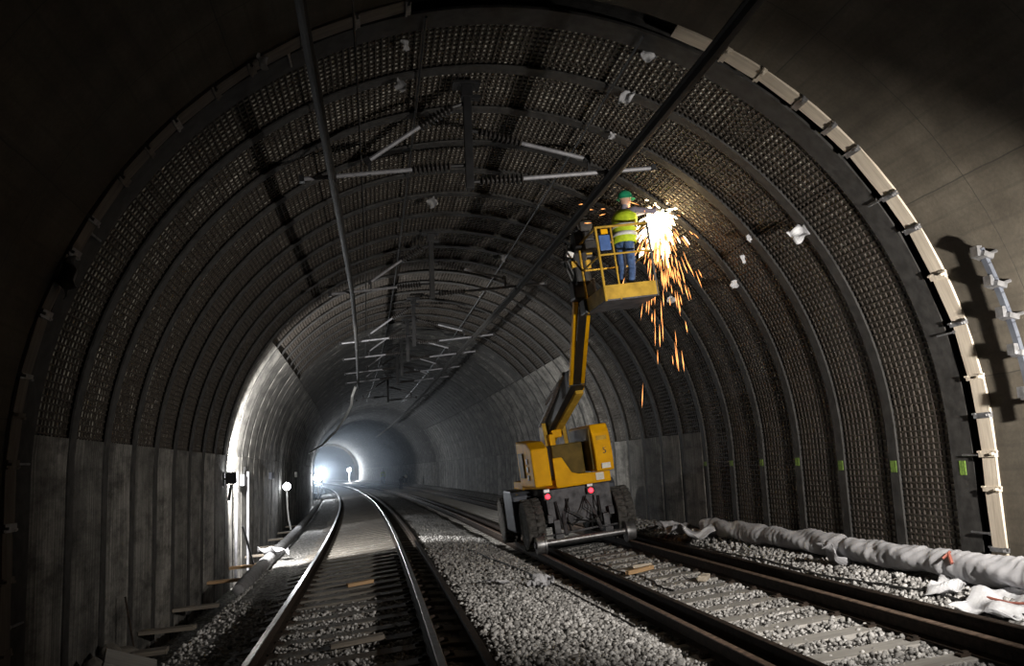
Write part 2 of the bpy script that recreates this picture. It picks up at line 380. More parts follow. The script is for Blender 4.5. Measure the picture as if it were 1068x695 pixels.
def struct(name, V, F, UVc, mt, smooth=True, parent=None):
    me = mesh(name, V, F, UVc); o = link(name, me, mt, parent)
    if smooth:
        me.polygons.foreach_set('use_smooth', [True] * len(me.polygons))
        try: me.set_sharp_from_angle(angle=rad(40))
        except Exception: pass
    if parent is None: o['kind'] = 'structure'
    return o
CE = (5, 175)
sl = list(world_len(-9, 8.13, 1.0)) + [8.13]
struct('wall_left', *shell('left', RT, sl, 0.35), ML)
struct('wall_right', *shell('right', RT, sl, 0.35), ML)
struct('ceiling', *shell(CE, RT, sl, 0.35, 48), ML)
# dark rock shell behind ribs and panels
sb = list(world_len(8.2, 150, 3.0))
dark = simple('dark_rock_face', (0.05, 0.046, 0.04), (0.025, 0.023, 0.02), 3, 0.95, 0, 0.3)
WLF = struct('wall_left_ribbed', *shell('left', RT + 0.34, sb, 0.1), dark)
WRF = struct('wall_right_ribbed', *shell('right', RT + 0.34, sb, 0.1), dark)
CEF = struct('ceiling_ribbed', *shell(CE, RT + 0.34, sb, 0.1, 36), dark)

# steel ribs ---------------------------------------------------------
def rib_mesh(fl, dep, th=0.022):
    P = profile('full', RT + 0.03); Pn = profile('full', RT + 1.03); V = []; F = []
    N = [(b[0] - a[0], b[1] - a[1]) for a, b in zip(P, Pn)]
    def strip(sec):
        b = len(V); n = len(sec)
        for p, q in zip(P, N):
            for x, h in sec: V.append((p[0] + q[0] * h, x, p[1] + q[1] * h))
        for i in range(len(P) - 1):
            for k in range(n): F.append((b + i * n + k, b + i * n + (k + 1) % n, b + (i + 1) * n + (k + 1) % n, b + (i + 1) * n + k))
        F.append(tuple(b + k for k in range(n))[::-1]); F.append(tuple(b + (len(P) - 1) * n + k for k in range(n)))
    h = fl / 2
    strip([(-h, 0), (h, 0), (h, th), (-h, th)]); strip([(-th, th), (th, th), (th, dep), (-th, dep)]); strip([(-h, dep), (h, dep), (h, dep + th), (-h, dep + th)])
    return V, F
RV, RF = rib_mesh(0.185, 0.20); RME = mesh('steel_rib', RV, RF); RME.materials.append(M['rib'])
RV, RF = rib_mesh(0.36, 0.24, 0.03); RMA = mesh('steel_rib', RV, RF); RMA.materials.append(M['rib'])
NB = 113
ORD = ['first', 'second', 'third', 'fourth', 'fifth', 'sixth', 'seventh', 'eighth', 'ninth', 'tenth', 'eleventh', 'twelfth', 'thirteenth', 'fourteenth', 'fifteenth', 'sixteenth']
def rz(s): return s / RC
def place(o, s, u=0.0, z=0.0):
    o.location = W(u, s, z); o.rotation_euler = (0, 0, rz(s)); return o
# green survey marks on the right legs: a small flat patch wrapped on the flange
gm = G().box((UC + RT + 0.027, 0, 1.47), (0.006, 0.19, 0.16)); 
for k in range(NB):
    s = S0 + DS * k
    o = link('steel_rib', RMA if k == 0 else RME, None); place(o, s if k else s - 0.045)
    if k == 0: lab = 'widest dark steel arch rib, right behind the pale timber edging boards'
    elif k < 16: lab = '%s steel arch rib counted inward from the pale timber edging' % ORD[k]
    else: lab = 'grimy steel arch rib deep in the tunnel, beyond the sixteenth from the edging'
    tag(o, lab, 'rib', 'steel arch ribs')
    if k < 7:
        h = [1.40, 1.42, 1.44, 1.50, 1.50, 1.50, 1.50][k]
        G().box((UC + RT + 0.027, 0.0, h), (0.007, 0.10 if k == 0 else 0.12, 0.15 - 0.012 * k)).build('paint_mark', M['greenpaint'], o)['label'] = 'green spray paint mark'

# panels and reinforcing mesh --------------------------------------------
SEG = [(5, 38), (38, 90), (90, 142), (142, 175)]
def trimseg(p): return p if isinstance(p, str) else (p[0] + .12, p[1] - .12)
def pan(part, r, th, rough, n, k, seed, gap=0.07):
    V, F, U_ = shell(trimseg(part), r, list(np.linspace(gap, DS - gap, k)), th, n, rough, 0.0, seed)
    me = mesh('panel', V, F, U_); me.polygons.foreach_set('use_smooth', [rough < .01] * len(me.polygons))
    if rough < .01:
        try: me.set_sharp_from_angle(angle=rad(40))
        except Exception: pass
    return me
PF = {p: pan(p, RT + 0.018, 0.12, 0.004, 22 if p not in ('left', 'right') else 9, 6, 0, 0.09) for p in ['left', 'right'] + SEG}
PL = {p: pan(p, RT + (0.05 if p == 'left' else 0.098), 0.12, 0.003, 30 if p not in ('left', 'right') else 9, 8, 5, 0.02) for p in ['left', 'right'] + SEG}
PB = {p: [pan(p, RT + 0.115, 0.12, 0.006, {'left': 9, 'right': 9}.get(p, 30), 12, sd, 0.02) for sd in (1, 2)] for p in ['left', 'right'] + SEG}
for d_, mt in ((PF, MP), (PL, MP)):
    for p_, me in d_.items(): me.materials.append(MPS if p_ in SEG[1:3] else mt)
for l in PB.values():
    for me in l: me.materials.append(MB_)
def bar_mesh(part, pitch, pv, bw, depth=0.085):
    """joined grid of bars of one bay: arch bars every pv along the tunnel, cross bars every pitch along the arc"""
    Pn = {'left': 9, 'right': 9}.get(part, 40); P = profile(part, RT + depth, Pn); V = []; F = []
    P2 = profile(part, RT + depth + 0.018, Pn); t = arclen(P)
    def quadbar(A):   # A: list of 4-corner sections
        b = len(V)
        for sec in A: V.extend(sec)
        for i in range(len(A) - 1):
            for q in range(4): F.append((b + i * 4 + q, b + i * 4 + (q + 1) % 4, b + i * 4 + 4 + (q + 1) % 4, b + i * 4 + 4 + q))
    y0, y1 = 0.10, DS - 0.10; ny = int(round((y1 - y0) / pv))
    for j in range(ny + 1):
        y = y0 + (y1 - y0) * j / ny + random.uniform(-.008, .008); A = []
        for i, (a, b) in enumerate(zip(P, P2)):
            w = bw * 0.5; A.append([(a[0], y - w, a[1]), (a[0], y + w, a[1]), (b[0], y + w, b[1]), (b[0], y - w, b[1])])
        quadbar(A)
    x = pitch / 2; i = 0
    while x < t[-1]:
        while t[i + 1] < x: i += 1
        q = (x - t[i]) / (t[i + 1] - t[i]); a = Vector(P[i]).lerp(Vector(P[i + 1]), q); b = Vector(P2[i]).lerp(Vector(P2[i + 1]), q)
        d = (Vector(P[i + 1]) - Vector(P[i])).normalized() * bw * 0.5; j0 = random.uniform(-.006, .006)
        a = a + (a - b) * 0.3; A = []
        for y in (0.03, DS - 0.03): A.append([(a.x - d.x, y, a.y - d.y + j0), (a.x + d.x, y, a.y + d.y + j0), (b.x + d.x, y, b.y + d.y + j0), (b.x - d.x, y, b.y - d.y + j0)])
        quadbar(A); x += pitch
    me = mesh('reinforcement_mesh', V, F); me.materials.append(M['bar']); return me
BM = {p: bar_mesh(p, 0.074, 0.108, 0.019) for p in ['right', 'left'] + SEG}
OPEN = {'right': (6, 6), 'left': (0, 7), 0: (7, 12), 1: (9, 17), 2: (9, 16), 3: (6, 9)}   # bays left open, bays sprayed thinly over the mesh
NP = 48
for k in range(NP):
    s = S0 + DS * k
    jobs = [('right', WRF, 'right'), ('left', WLF, 'left')] + [(sg, CEF, i) for i, sg in enumerate(SEG)]
    for part, par, key in jobs:
        deep, low = OPEN[key]; opened = k < low
        me = PB[part][k % 2] if k < deep else (PL[part] if opened else PF[part])
        place(link('panel', me, None, par), s)
        if opened and part != 'left':
            o = place(link('reinforcement_mesh', BM[part], None, par), s); o['kind'] = 'stuff'
for part, par, n in (('left', WLF, 9), ('right', WRF, 9), (CE, CEF, 30)):
    V = []; F = []; U_ = []
    for k in range(NP, NB):
        s = S0 + DS * k; a, b, c = shell(part, RT + .018, [s + .078, s + DS - .078], 0.12, n); q = len(V); V += a; F += [tuple(q + i for i in f) for f in b]; U_ += c
    struct('panel_row', V, F, U_, MPS if part == CE else MP, True, par)['kind'] = 'stuff'
# far lining end: pale ring and a smooth dark bore behind it
sv = list(world_len(149.4, 215, 4.0))
FWL = struct('wall_left_far', *shell('left', RT - 0.28, sv, 0.8), ML)
struct('wall_right_far', *shell('right', RT - 0.28, sv, 0.8), ML)
struct('ceiling_far', *shell(CE, RT - 0.28, sv, 0.8, 36), ML)

# timber edging of the old lining ---------------------------------------------
edg = thing('lining_edge_boards', 'timber boards edging the end of the old concrete lining, pale at right', 'timber edging', W(UC, 8.24, -0.3))
Pf = profile('full', RT - 0.004); tl = arclen(Pf)
def on_prof(x):
    x = min(max(x, 0), tl[-1] - 1e-6); i = max(j for j in range(len(tl)) if tl[j] <= x); i = min(i, len(Pf) - 2)
    q = (x - tl[i]) / (tl[i + 1] - tl[i]); return Vector(Pf[i]).lerp(Vector(Pf[i + 1]), q)
def edge_pos(x):          # local to edg
    p = on_prof(x); a = on_prof(x - .05); b = on_prof(x + .05); t = (b - a).normalized()
    return p, math.atan2(t.y, t.x)
x = 0.25; i = 0
rel = Vector((UC, 0, -0.3))
while x < tl[-1] - 0.3:
    L = random.uniform(0.34, 0.62)
    crown = abs(x + L / 2 - tl[-1] / 2)
    mid = x + L / 2; frac = mid / tl[-1]
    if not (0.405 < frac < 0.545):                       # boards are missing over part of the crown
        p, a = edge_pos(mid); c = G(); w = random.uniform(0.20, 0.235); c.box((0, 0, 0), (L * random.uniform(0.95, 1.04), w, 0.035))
        o = c.build('board', M['timber'] if frac < .5 else M['shadetimber'], edg, bevel=0.004)  # left half takes the darker copy, standing in for the lamp's falloff
        o.location = (p.x - UC, random.uniform(-.012, .012), p.y + 0.3); o.rotation_euler = (0, -a + random.uniform(-.03, .03), 0)
        if True:
            q, a = edge_pos(x); c = G(); sz = random.uniform(0.05, 0.10)
            c.box((0, 0, 0.012), (sz * .8, 0.245, 0.045)); c.box((0, -0.10, 0.04), (0.025, 0.04, 0.05)); c.box((0.02, -0.13, 0.03), (0.02, 0.07, 0.02)); c.box((0.02, 0.11, 0.028), (0.02, 0.06, 0.02))
            o = c.build('clamp', M['steel'] if random.random() < 0.5 else (M['timber'] if frac < .5 else M['shadetimber']), edg, bevel=0.003); o.location = (q.x - UC, 0, q.y + 0.3); o.rotation_euler = (0, -a, 0)
    x += L; i += 1
# steel pins bridging the dark slot
for fx in (0.035, 0.06, 0.085, 0.125, 0.19, 0.27, 0.62, 0.75, 0.86, 0.93):
    p, a = edge_pos(fx * tl[-1]); c = G().tube([(0, 0.10, 0), (0, 0.42, 0)], 0.012, 6).box((0, 0.12, 0.015), (0.035, 0.05, 0.05))
    o = c.build('pin', M['steel'], edg); o.location = (p.x - UC, 0, p.y + 0.3); o.rotation_euler = (0, math.pi - a, 0)

# ------------------------------------------------------------------ ballast bed
def zL(u): return TC * (u - UL)
def zR(u): return TC * (u - UR)
KU = [-3.3, -2.62, -2.42, -2.25, -1.75, 0.62, 0.80, 1.05, 1.7, 2.45, 2.85, 3.0, 4.95, 5.12, 5.35, 5.62, 5.85, 6.2]
KZ = [-0.80, -0.76, -0.42, -0.36, zL(-1.75) - .21, zL(.62) - .21, -0.12, -0.03, -0.05, -0.13, zR(2.85) - .19, zR(3.0) - .21, zR(4.95) - .21, -0.10, 0.03, 0.15, 0.25, 0.28]
def zbed(u): return np.interp(u, KU, KZ)
uu = np.unique(np.concatenate([np.linspace(-3.3, 6.2, 96), np.array(KU)]))
ss = np.concatenate([np.arange(1.5, 24, 0.14), np.arange(24, 60, 0.5), np.arange(60, 216, 3)])
Ug, Sg = np.meshgrid(uu, ss)
hn = sum(a * np.sin(Ug * f1 + p1) * np.sin(Sg * f2 + p2) for a, f1, f2, p1, p2 in
         [(.018, 3.1, 1.3, .3, 1.), (.014, 5.7, 2.9, 2., .4), (.010, 9.3, 6.1, 1.2, 2.), (.008, 13.1, 8.3, .2, .9)])
Zg = zbed(Ug) + hn * np.where((Ug > 0.9) & (Ug < 2.8) | (Ug > 5.1), 1.4, 0.6) + rng.normal(0, 0.006, Ug.shape) * (Sg < 24)
th_ = Sg / RC
V = np.stack([-RC + (RC + Ug) * np.cos(th_), (RC + Ug) * np.sin(th_), Zg], -1).reshape(-1, 3)
ny, nx = Ug.shape; ii = np.arange((ny - 1) * (nx - 1)); r_, c_ = ii // (nx - 1), ii % (nx - 1); a = r_ * nx + c_
F = np.stack([a, a + 1, a + nx + 1, a + nx], -1)
fl = struct('floor', V, F, np.stack([Ug, Sg], -1).reshape(-1, 2), MBAL)

# tracks -----------------------------------------------------------------
RP = [(-.075, -.172), (.075, -.172), (.075, -.155), (.012, -.135), (.012, -.05), (.036, -.038), (.036, -.008), (.030, 0), (-.030, 0), (-.036, -.008), (-.036, -.038), (-.012, -.05), (-.012, -.135), (-.075, -.155)]
RMI = [0, 0, 0, 0, 0, 0, 1, 1, 1, 0, 0, 0, 0, 0]
RS = np.concatenate([np.arange(1.5, 60, 1.0), np.arange(60, 214, 2.0)])
c = G()
c.prism([(-1.32, -.20), (1.32, -.20), (1.32, -.035), (1.05, 0), (-1.05, 0), (-1.32, -.035)], -0.14, 0.14, 'y')
def sleeper_me(mt):
    o = c.build('sleeper', mt, None, bevel=0.012); me = o.data; bpy.data.objects.remove(o); return me
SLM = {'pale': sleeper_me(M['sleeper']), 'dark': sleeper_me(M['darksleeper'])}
cc = G().box((0, 0, 0.012), (0.10, 0.09, 0.024)).box((-0.015, 0, 0.028), (0.05, 0.05, 0.02))
o = cc.build('rail_clip', M['rail'], None); CLM = o.data; bpy.data.objects.remove(o)
def track(uc, label, topm, slm, s_first):
    t = thing('railway_track', label, 'railway track', W(uc, 4, 0))
    inv = Matrix.Translation(-W(uc, 4, 0))
    for sx in (-1, 1):
        o = sweep('rail', uc + sx * HG * math.cos(CANT), sx * HG * math.sin(CANT), RP, RS, [M['rail'], topm], t, RMI, CANT)
        o.data.transform(inv)
    for k in range(215):
        s = s_first + 0.70 * k
        o = link('sleeper', SLM[slm], None, t, W(uc + TC * 0.172, s, -0.172) - W(uc, 4, 0), (0, -CANT, rz(s) + random.uniform(-.012, .012)))
        if s < 19:
            for sx in (-1, 1):
                for q in (-1, 1):
                    link('rail_clip', CLM, None, o, (sx * HG + q * 0.115, 0, 0), (0, 0, 0 if q > 0 else math.pi))
    return t
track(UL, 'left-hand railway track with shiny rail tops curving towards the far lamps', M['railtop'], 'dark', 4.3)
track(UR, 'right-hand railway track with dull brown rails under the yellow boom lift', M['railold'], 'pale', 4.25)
for u, z, lab in ((0.84, 0.06, 'loose spare rail lying beside the right rail of the left-hand track'),
                  (3.45, zR(3.45) + 0.0, 'loose spare rail lying inside the left rail of the right-hand track'),
                  (5.19, zR(5.19) + 0.02, 'loose spare rail lying between the right-hand track and the fabric roll')):
    o = sweep('spare_rail', u, z, RP, np.concatenate([np.arange(1.5, 60, 1.0), np.arange(60, 120, 2.0)]), [M['rail'], M['rail']], None, RMI, CANT)
    tag(o, lab, 'rail', 'spare rails')

# stones -------------------------------------------------------------------
def stones(name, regions, label):
    bm = bmesh.new(); bmesh.ops.create_icosphere(bm, subdivisions=1, radius=1.0)
    bv = np.array([v.co[:] for v in bm.verts]); bf = np.array([[v.index for v in f.verts] for f in bm.faces]); bm.free()
    shapes = []
    for k in range(10):
        q = bv * (1 + rng.uniform(-.28, .28, (len(bv), 1))); q = q * np.array([1.0, rng.uniform(.65, 1), rng.uniform(.5, .8)]); shapes.append(q)
    shapes = np.array(shapes); U, S_, SZ = [], [], []
    for (u0_, u1_, s0_, s1_, dens, sz) in regions:
        n = int((u1_ - u0_) * (s1_ - s0_) * dens); U.append(rng.uniform(u0_, u1_, n)); S_.append(rng.uniform(s0_, s1_, n)); SZ.append(np.full(n, sz))
    U, S_, SZ = map(np.concatenate, (U, S_, SZ))
    # stones on sleepers are few
    def on_sl(uc, sf):
        ph = ((S_ - sf + 0.35) % 0.70) - 0.35
        return (np.abs(U - uc) < 1.3) & (np.abs(ph) < 0.13)
    def on_rail(x, w): return np.abs(U - x) < w
    drop = ((on_sl(UL, 4.3) | on_sl(UR, 4.25)) & (rng.random(len(U)) < 0.86))
    for x in (UL - HG, UL + HG, UR - HG, UR + HG, .84, 3.45, 5.19): drop |= on_rail(x, 0.085)
    k_ = ~drop; U, S_, SZ = U[k_], S_[k_], SZ[k_]; n = len(U)
    intrack = ((np.abs(U - UL) < 1.3) | (np.abs(U - UR) < 1.3))
    Z = zbed(U) + rng.uniform(-0.008, 0.03, n) + np.where(intrack, 0.004, 0.012)
    q = rng.normal(size=(n, 4)); q /= np.linalg.norm(q, axis=1)[:, None]; w, x, y, z = q.T
    Rm = np.stack([1 - 2 * (y * y + z * z), 2 * (x * y - z * w), 2 * (x * z + y * w), 2 * (x * y + z * w), 1 - 2 * (x * x + z * z), 2 * (y * z - x * w), 2 * (x * z - y * w), 2 * (y * z + x * w), 1 - 2 * (x * x + y * y)], -1).reshape(n, 3, 3)
    base = shapes[rng.integers(0, 10, n)] * (SZ * rng.uniform(.6, 1.35, n))[:, None, None]
    P = np.einsum('nij,nvj->nvi', Rm, base); th = S_ / RC
    P += np.stack([-RC + (RC + U) * np.cos(th), (RC + U) * np.sin(th), Z], -1)[:, None, :]
    nv = bv.shape[0]; V = P.reshape(-1, 3); F = (bf[None] + (np.arange(n) * nv)[:, None, None]).reshape(-1)
    me = bpy.data.meshes.new(name); nf = len(F) // 3
    me.vertices.add(len(V)); me.vertices.foreach_set('co', V.ravel()); me.loops.add(len(F)); me.loops.foreach_set('vertex_index', F)
    me.polygons.add(nf); me.polygons.foreach_set('loop_start', np.arange(nf) * 3); me.update(calc_edges=True); me.validate()
    tag(link(name, me, MST), label, 'ballast', kind='stuff')
stones('ballast_stones', [(0.95, 2.75, 6, 13, 560, .029), (0.95, 2.75, 13, 22, 330, .031), (3.05, 4.95, 6, 13, 420, .028), (3.05, 4.95, 13, 19, 260, .03),
        (5.25, 5.75, 6, 13, 650, .03), (5.25, 5.9, 13, 20, 330, .032), (-1.25, 0.45, 6, 13, 260, .026), (-2.3, -1.35, 7, 15, 110, .024), (-2.42, -2.3, 9, 20, 380, .03), (2.75, 3.0, 6, 14, 300, .028)],
       'loose grey crushed stone ballast lying around both tracks')

# ------------------------------------------------------------------ overhead conductor bars and brackets
CP = [(-.045, .055), (-.045, .04), (-.018, .03), (-.03, -.055), (-.008, -.06), (.008, -.06), (.03, -.055), (.018, .03), (.045, .04), (.045, .055)]
RSS, RUU, RZZ = [0, 7, 10.5, 17.6, 29, 53, 79], [2.90, 2.90, 2.87, 2.85, 2.68, 2.42, 2.29], [5.07, 5.08, 5.08, 5.12, 5.17, 4.82, 4.58]
LSS, LUU, LZZ = [0, 7, 10.5, 17.6, 24.6, 33.4], [-.53, -.53, -.49, -.43, -.42, -.41], [5.06, 5.07, 5.02, 5.12, 5.02, 4.70]
o = sweep('conductor_bar', lambda s: float(np.interp(s, RSS, RUU)), lambda s: float(np.interp(s, RSS, RZZ)), CP, world_len(-6, 79, 1.0), M['cond'])
tag(o, 'long dark overhead conductor bar above the right-hand track', 'conductor bar', 'overhead conductor bars')
o = sweep('conductor_bar', lambda s: float(np.interp(s, LSS, LUU)), lambda s: float(np.interp(s, LSS, LZZ)), CP, world_len(-6, 33.5, 1.0), M['cond'])
tag(o, 'long dark overhead conductor bar above the left-hand track', 'conductor bar', 'overhead conductor bars')
o = tag(sweep('earth_wire', -0.16, lambda s: 5.46, [(-.011, 0), (0, -.011), (.011, 0), (0, .011)], world_len(-6, 30, 1.0), M['cable']), 'thin earth wire running beside the left conductor bar', 'wire')
def zsurf(u, r): return ZC + math.sqrt(r * r - (u - UC) ** 2)
for u, lab in ((2.86, 'thin black cable fixed along the vault right of the crown'), (0.55, 'thin black cable fixed along the vault left of the crown')):
    tag(sweep('vault_cable', u, zsurf(u, RT - 0.02), [(-.016, 0), (0, -.016), (.016, 0), (0, .016)], world_len(8.5, 60, 1.0), M['cable']), lab, 'cable')

def insulator(L):      # along +x from 0
    pr = [(.02, 0)]; n = max(5, int(L / 0.05))
    for i in range(n):
        x = L * (i + .2) / n; pr += [(.028, x), (.068, x + L / n * .35), (.028, x + L / n * .7)]
    pr += [(.02, L)]
    return G().lathe(pr, 'x', n=12)
def bar_between(g, a, b, r): return g.tube([a, b], r, 8)
def bracket(s, lab):
    t = thing('catenary_bracket', lab, 'bracket', W(1.14, s, 6.33), (0, 0, rz(s)), 'overhead bracket frames')
    P = lambda u, z, y=0: Vector((u - 1.14, y, z - 6.33))
    dr = float(np.interp(s, RSS, RZZ)) - 5.08; ur = float(np.interp(s, RSS, RUU)) - 2.86
    G().box(P(1.14, (4.96 + 6.30) / 2), (0.10, 0.10, 1.34)).build('post', M['black'], t, bevel=.006)
    G().box(P(1.14, 6.29), (0.34, 0.24, 0.04)).box(P(1.14, 6.20), (0.14, 0.14, 0.16)).box(P(1.20, 6.13), (0.22, 0.08, 0.06)).build('mount_plate', M['black'], t, bevel=.006)
    def arm(a, i0, i1, b, name):
        d = (i1 - i0); q = d.normalized(); R = q.to_track_quat('X', 'Z').to_euler()
        insulator(d.length).build('insulator', M['insul'], t, i0, R, True)
        G().tube([a, i0], .022, 6).build('arm_stub', M['black'], t)
        G().tube([i1, b], .026, 8).build('arm_tube', M['alu'], t, smooth=True)
        G().box((0, 0, 0), (.06, .08, .08)).build('clamp', M['black'], t, b, R)
    arm(P(1.12, 6.06), P(.96, 6.0), P(.55, 5.74), P(-.08, 5.30), 'a'); arm(P(1.10, 5.26), P(.92, 5.25), P(.45, 5.20), P(-.85, 5.07), 'b')
    arm(P(1.16, 5.71), P(1.27, 5.69), P(1.80, 5.55), P(2.60 + ur, 5.36), 'c'); arm(P(1.16, 5.05), P(1.26, 5.06), P(1.80, 5.10), P(3.45 + ur, 5.25), 'd')
    G().box(P(-.06, 5.21), (.035, .035, .18)).build('strut', M['black'], t); G().box(P(2.62 + ur, 5.27), (.035, .035, .18)).build('strut', M['black'], t)
    for x_, z_ in ((2.86 + ur, 5.17), (float(np.interp(s, LSS, LUU)), 5.10)): G().box(P(x_, z_), (.09, .07, .09)).build('bar_clamp', M['black'], t)
    return t
SETS = [(10.25, 'nearest dark bracket frame hanging from the crown above the worker'), (17.2, 'second bracket frame from the camera, in front of the cluster of pale arms'),
        (24.0, 'third bracket frame from the camera, first of the close cluster'), (27.5, 'fourth bracket frame from the camera, inside the close cluster'),
        (31.6, 'fifth bracket frame from the camera, inside the close cluster'), (35, 'sixth bracket frame from the camera, at the back of the cluster'), (44, 'farthest bracket frame, alone behind the close cluster')]
for s, lab in SETS: bracket(s, lab)

# white cable dropping from the end of the left conductor bar to the wall
P_ = [W(-0.50, 32.8, 4.72), W(-0.62, 33.0, 4.4), W(-0.66, 33.9, 4.15), W(-0.85, 36, 3.9), W(-1.35, 40, 3.45), W(-2.1, 46, 3.05), W(-3.0, 52, 2.8)]
tag(G().tube(P_, .05, 8).build('hanging_cable', M['white'], smooth=True), 'slack white cable drooping from the left conductor bar to the wall', 'cable')

# ------------------------------------------------------------------ crumpled scraps
def crumple(name, loc, size, mt, label, cat, n=7, seed=0, aspect=1.0, rot=(0, 0, 0), amp=0.22, group=None):
    rg = np.random.default_rng(seed); V = []; F = []; ph = rg.uniform(0, 6, 6)
    for i in range(n):
        for j in range(n):
            a, b = i / (n - 1) - .5, j / (n - 1) - .5
            e = 1 - .35 * rg.random() * (abs(a) > .4 or abs(b) > .4)
            x, y = a * e * size, b * e * size * aspect
            z = size * amp * (math.sin(a * 9 + ph[0] + 2 * math.sin(b * 5 + ph[1])) * .6 + math.sin(b * 11 + ph[2] + a * 4) * .4 + rg.normal() * .18)
            V.append((x + rg.normal() * size * .03, y + rg.normal() * size * .03, z))
    for i in range(n - 1):
        for j in range(n - 1): F.append((i * n + j, (i + 1) * n + j, (i + 1) * n + j + 1, i * n + j + 1))
    me = mesh(name, V, F); o = link(name, me, mt, None, loc, rot)
    sd = o.modifiers.new('thick', 'SOLIDIFY'); sd.thickness = max(.006, size * .03); sb_ = o.modifiers.new('sub', 'SUBSURF'); sb_.levels = 1; sb_.render_levels = 1
    return tag(o, label, cat, group)
SCR = [((3.07, 9.85, 6.06), .20, 'white plastic scrap dangling from the mesh right of the crown, below another'), ((3.04, 8.85, 6.12), .17, 'white plastic scrap on the mesh just behind the first rib near the crown'),
       ((5.22, 9.95, 4.36), .26, 'largest white plastic scrap caught on the second rib at right'), ((5.10, 11.1, 4.60), .13, 'small pale scrap between ribs up and left of the largest scrap'),
       ((5.36, 12.3, 4.20), .17, 'pale scrap hanging on the mesh under the sparks at right'), ((0.30, 9.85, 6.15), .16, 'grey scrap hanging from the mesh left of the crown'),
       ((0.34, 9.0, 6.22), .12, 'small pale scrap stuck near the first rib left of the crown'), ((3.19, 10.95, 6.00), .11, 'small upright scrap above the right end of the nearest bracket'),
       ((5.22, 11.6, 4.42), .10, 'tiny pale scrap below the small scrap near the sparks'), ((5.18, 14.6, 4.42), .16, 'pale scrap on the haunch right of the work basket'),
       ((-1.06, 8.12, 5.56), .16, 'pale crumpled scrap on the timber edging at upper left'), ((-2.80, 8.2, 3.50), .34, 'large grey crumpled sheet hanging on the left timber edging'),
       ((2.70, 18.3, 6.12), .30, 'tangle of grey scrap under the vault left of the work basket'), ((1.0, 14.8, 6.25), .2, 'grey scrap hanging at the crown beyond the nearest bracket')]
for i, (p, sz, lab) in enumerate(SCR):
    dx, dz = UC - p[0], ZC - p[2]; l = math.hypot(dx, dz); q = W(p[0] + dx / l * .06, p[1], p[2] + dz / l * .06)
    crumple('plastic_scrap', q, sz, M['rag'] if i not in (5, 11, 12, 13) else M['darkfabric'], lab, 'scrap', 6, i, random.uniform(.6, 1.5), (random.uniform(0.9, 1.9), random.uniform(-.6, .6), random.uniform(-.8, .8)), .25, 'scraps on the vault')

# ------------------------------------------------------------------ right-hand fabric roll and torn sheets
def roll(name, pts, r, mt, label, cat, seed, n=24, step=0.035, lump=.13):
    rg = np.random.default_rng(seed); pts = np.array(pts, float); d = np.r_[0, np.cumsum(np.linalg.norm(np.diff(pts, axis=0), axis=1))]
    tt = np.arange(0, d[-1], step); C = np.stack([np.interp(tt, d, pts[:, i]) for i in range(3)], -1); V = []; F = []
    f_ = rg.uniform(2, 9, 6); p_ = rg.uniform(0, 6, 6); m_ = rg.integers(1, 5, 6)
    for i, (u, s, z) in enumerate(C):
        for k in range(n):
            a = 2 * math.pi * k / n; t = tt[i]
            q = 1 + lump * sum(math.sin(f_[j] * t + m_[j] * a + p_[j]) for j in range(6)) / 2.2 + rg.normal() * .025 + .05 * math.sin(t * 23 + 2.2 * math.sin(a + t) + p_[1]) * max(0, math.sin(a * 1.0 + t * 1.1)) + .04 * math.sin(t * 41 + 3 * math.sin(a * 2 + p_[2]))
            q *= 1 - .2 * max(0, math.sin(t * 3.1 + p_[0] + .5 * math.sin(t * 1.3))) ** 12
            if i < 2 or i > len(C) - 3: q *= .75
            V.append(W(u + math.cos(a) * r * q, s, z + math.sin(a) * r * q * .95))
    for i in range(len(C) - 1):
        for k in range(n): F.append((i * n + k, (i + 1) * n + k, (i + 1) * n + (k + 1) % n, i * n + (k + 1) % n))
    F += [tuple(range(n)), tuple((len(C) - 1) * n + k for k in range(n))[::-1]]
    return tag(link(name, mesh(name, V, F, None, True), mt), label, cat)
roll('fabric_roll', [(5.86, 5.2, .44), (5.85, 8.0, .43), (5.84, 9.6, .41), (5.86, 11.5, .42), (5.82, 13.2, .41), (5.85, 15.6, .40)], .15, M['fabric'], 'long grey fabric roll lying along the foot of the right wall', 'fabric roll', 3)
crumple('fabric_sheet', W(5.48, 15.3, .36), 1.0, M['fabric'], 'crumpled grey sheet at the far end of the right fabric roll', 'fabric sheet', 12, 21, 1.5, (0, .15, .1), .13)
crumple('fabric_sheet', W(5.62, 16.7, .34), 0.72, M['darkfabric'], 'dusty crumpled sheet between the boom lift and the right fabric roll', 'fabric sheet', 12, 22, 1.3, (0, .1, .4), .12)
crumple('fabric_sheet', W(5.66, 10.7, .32), .55, M['fabric'], 'loose flap of grey sheet folded off the front of the fabric roll', 'fabric sheet', 9, 23, .8, (.2, .75, .2), .14)
crumple('plastic_sheet', W(5.55, 7.55, .22), .62, M['rag'], 'torn white plastic sheet under the near end of the fabric roll', 'plastic sheet', 11, 24, 1.3, (0, -.25, .3), .12)
crumple('plastic_sheet', W(5.62, 8.45, .24), .36, M['rag'], 'small torn white plastic piece beside the timber edging foot', 'plastic sheet', 8, 25, 1.2, (0, -.4, .3), .16)
tag(G().tube([W(5.72, 8.5, .55), W(5.70, 8.45, .50), W(5.69, 8.42, .46)], .018, 6).tube([W(5.74, 8.5, .57), W(5.66, 8.52, .50)], .014, 6).build('tape_scrap', M['redtape']), 'short red tape scrap knotted round the fabric roll', 'tape')
tag(G().tube([W(5.50, 7.9, .20), W(5.52, 7.7, .235), W(5.55, 7.45, .22), W(5.62, 7.2, .24)], .012, 6).build('tape_scrap', M['redtape']), 'strand of red tape on the torn white plastic', 'tape')
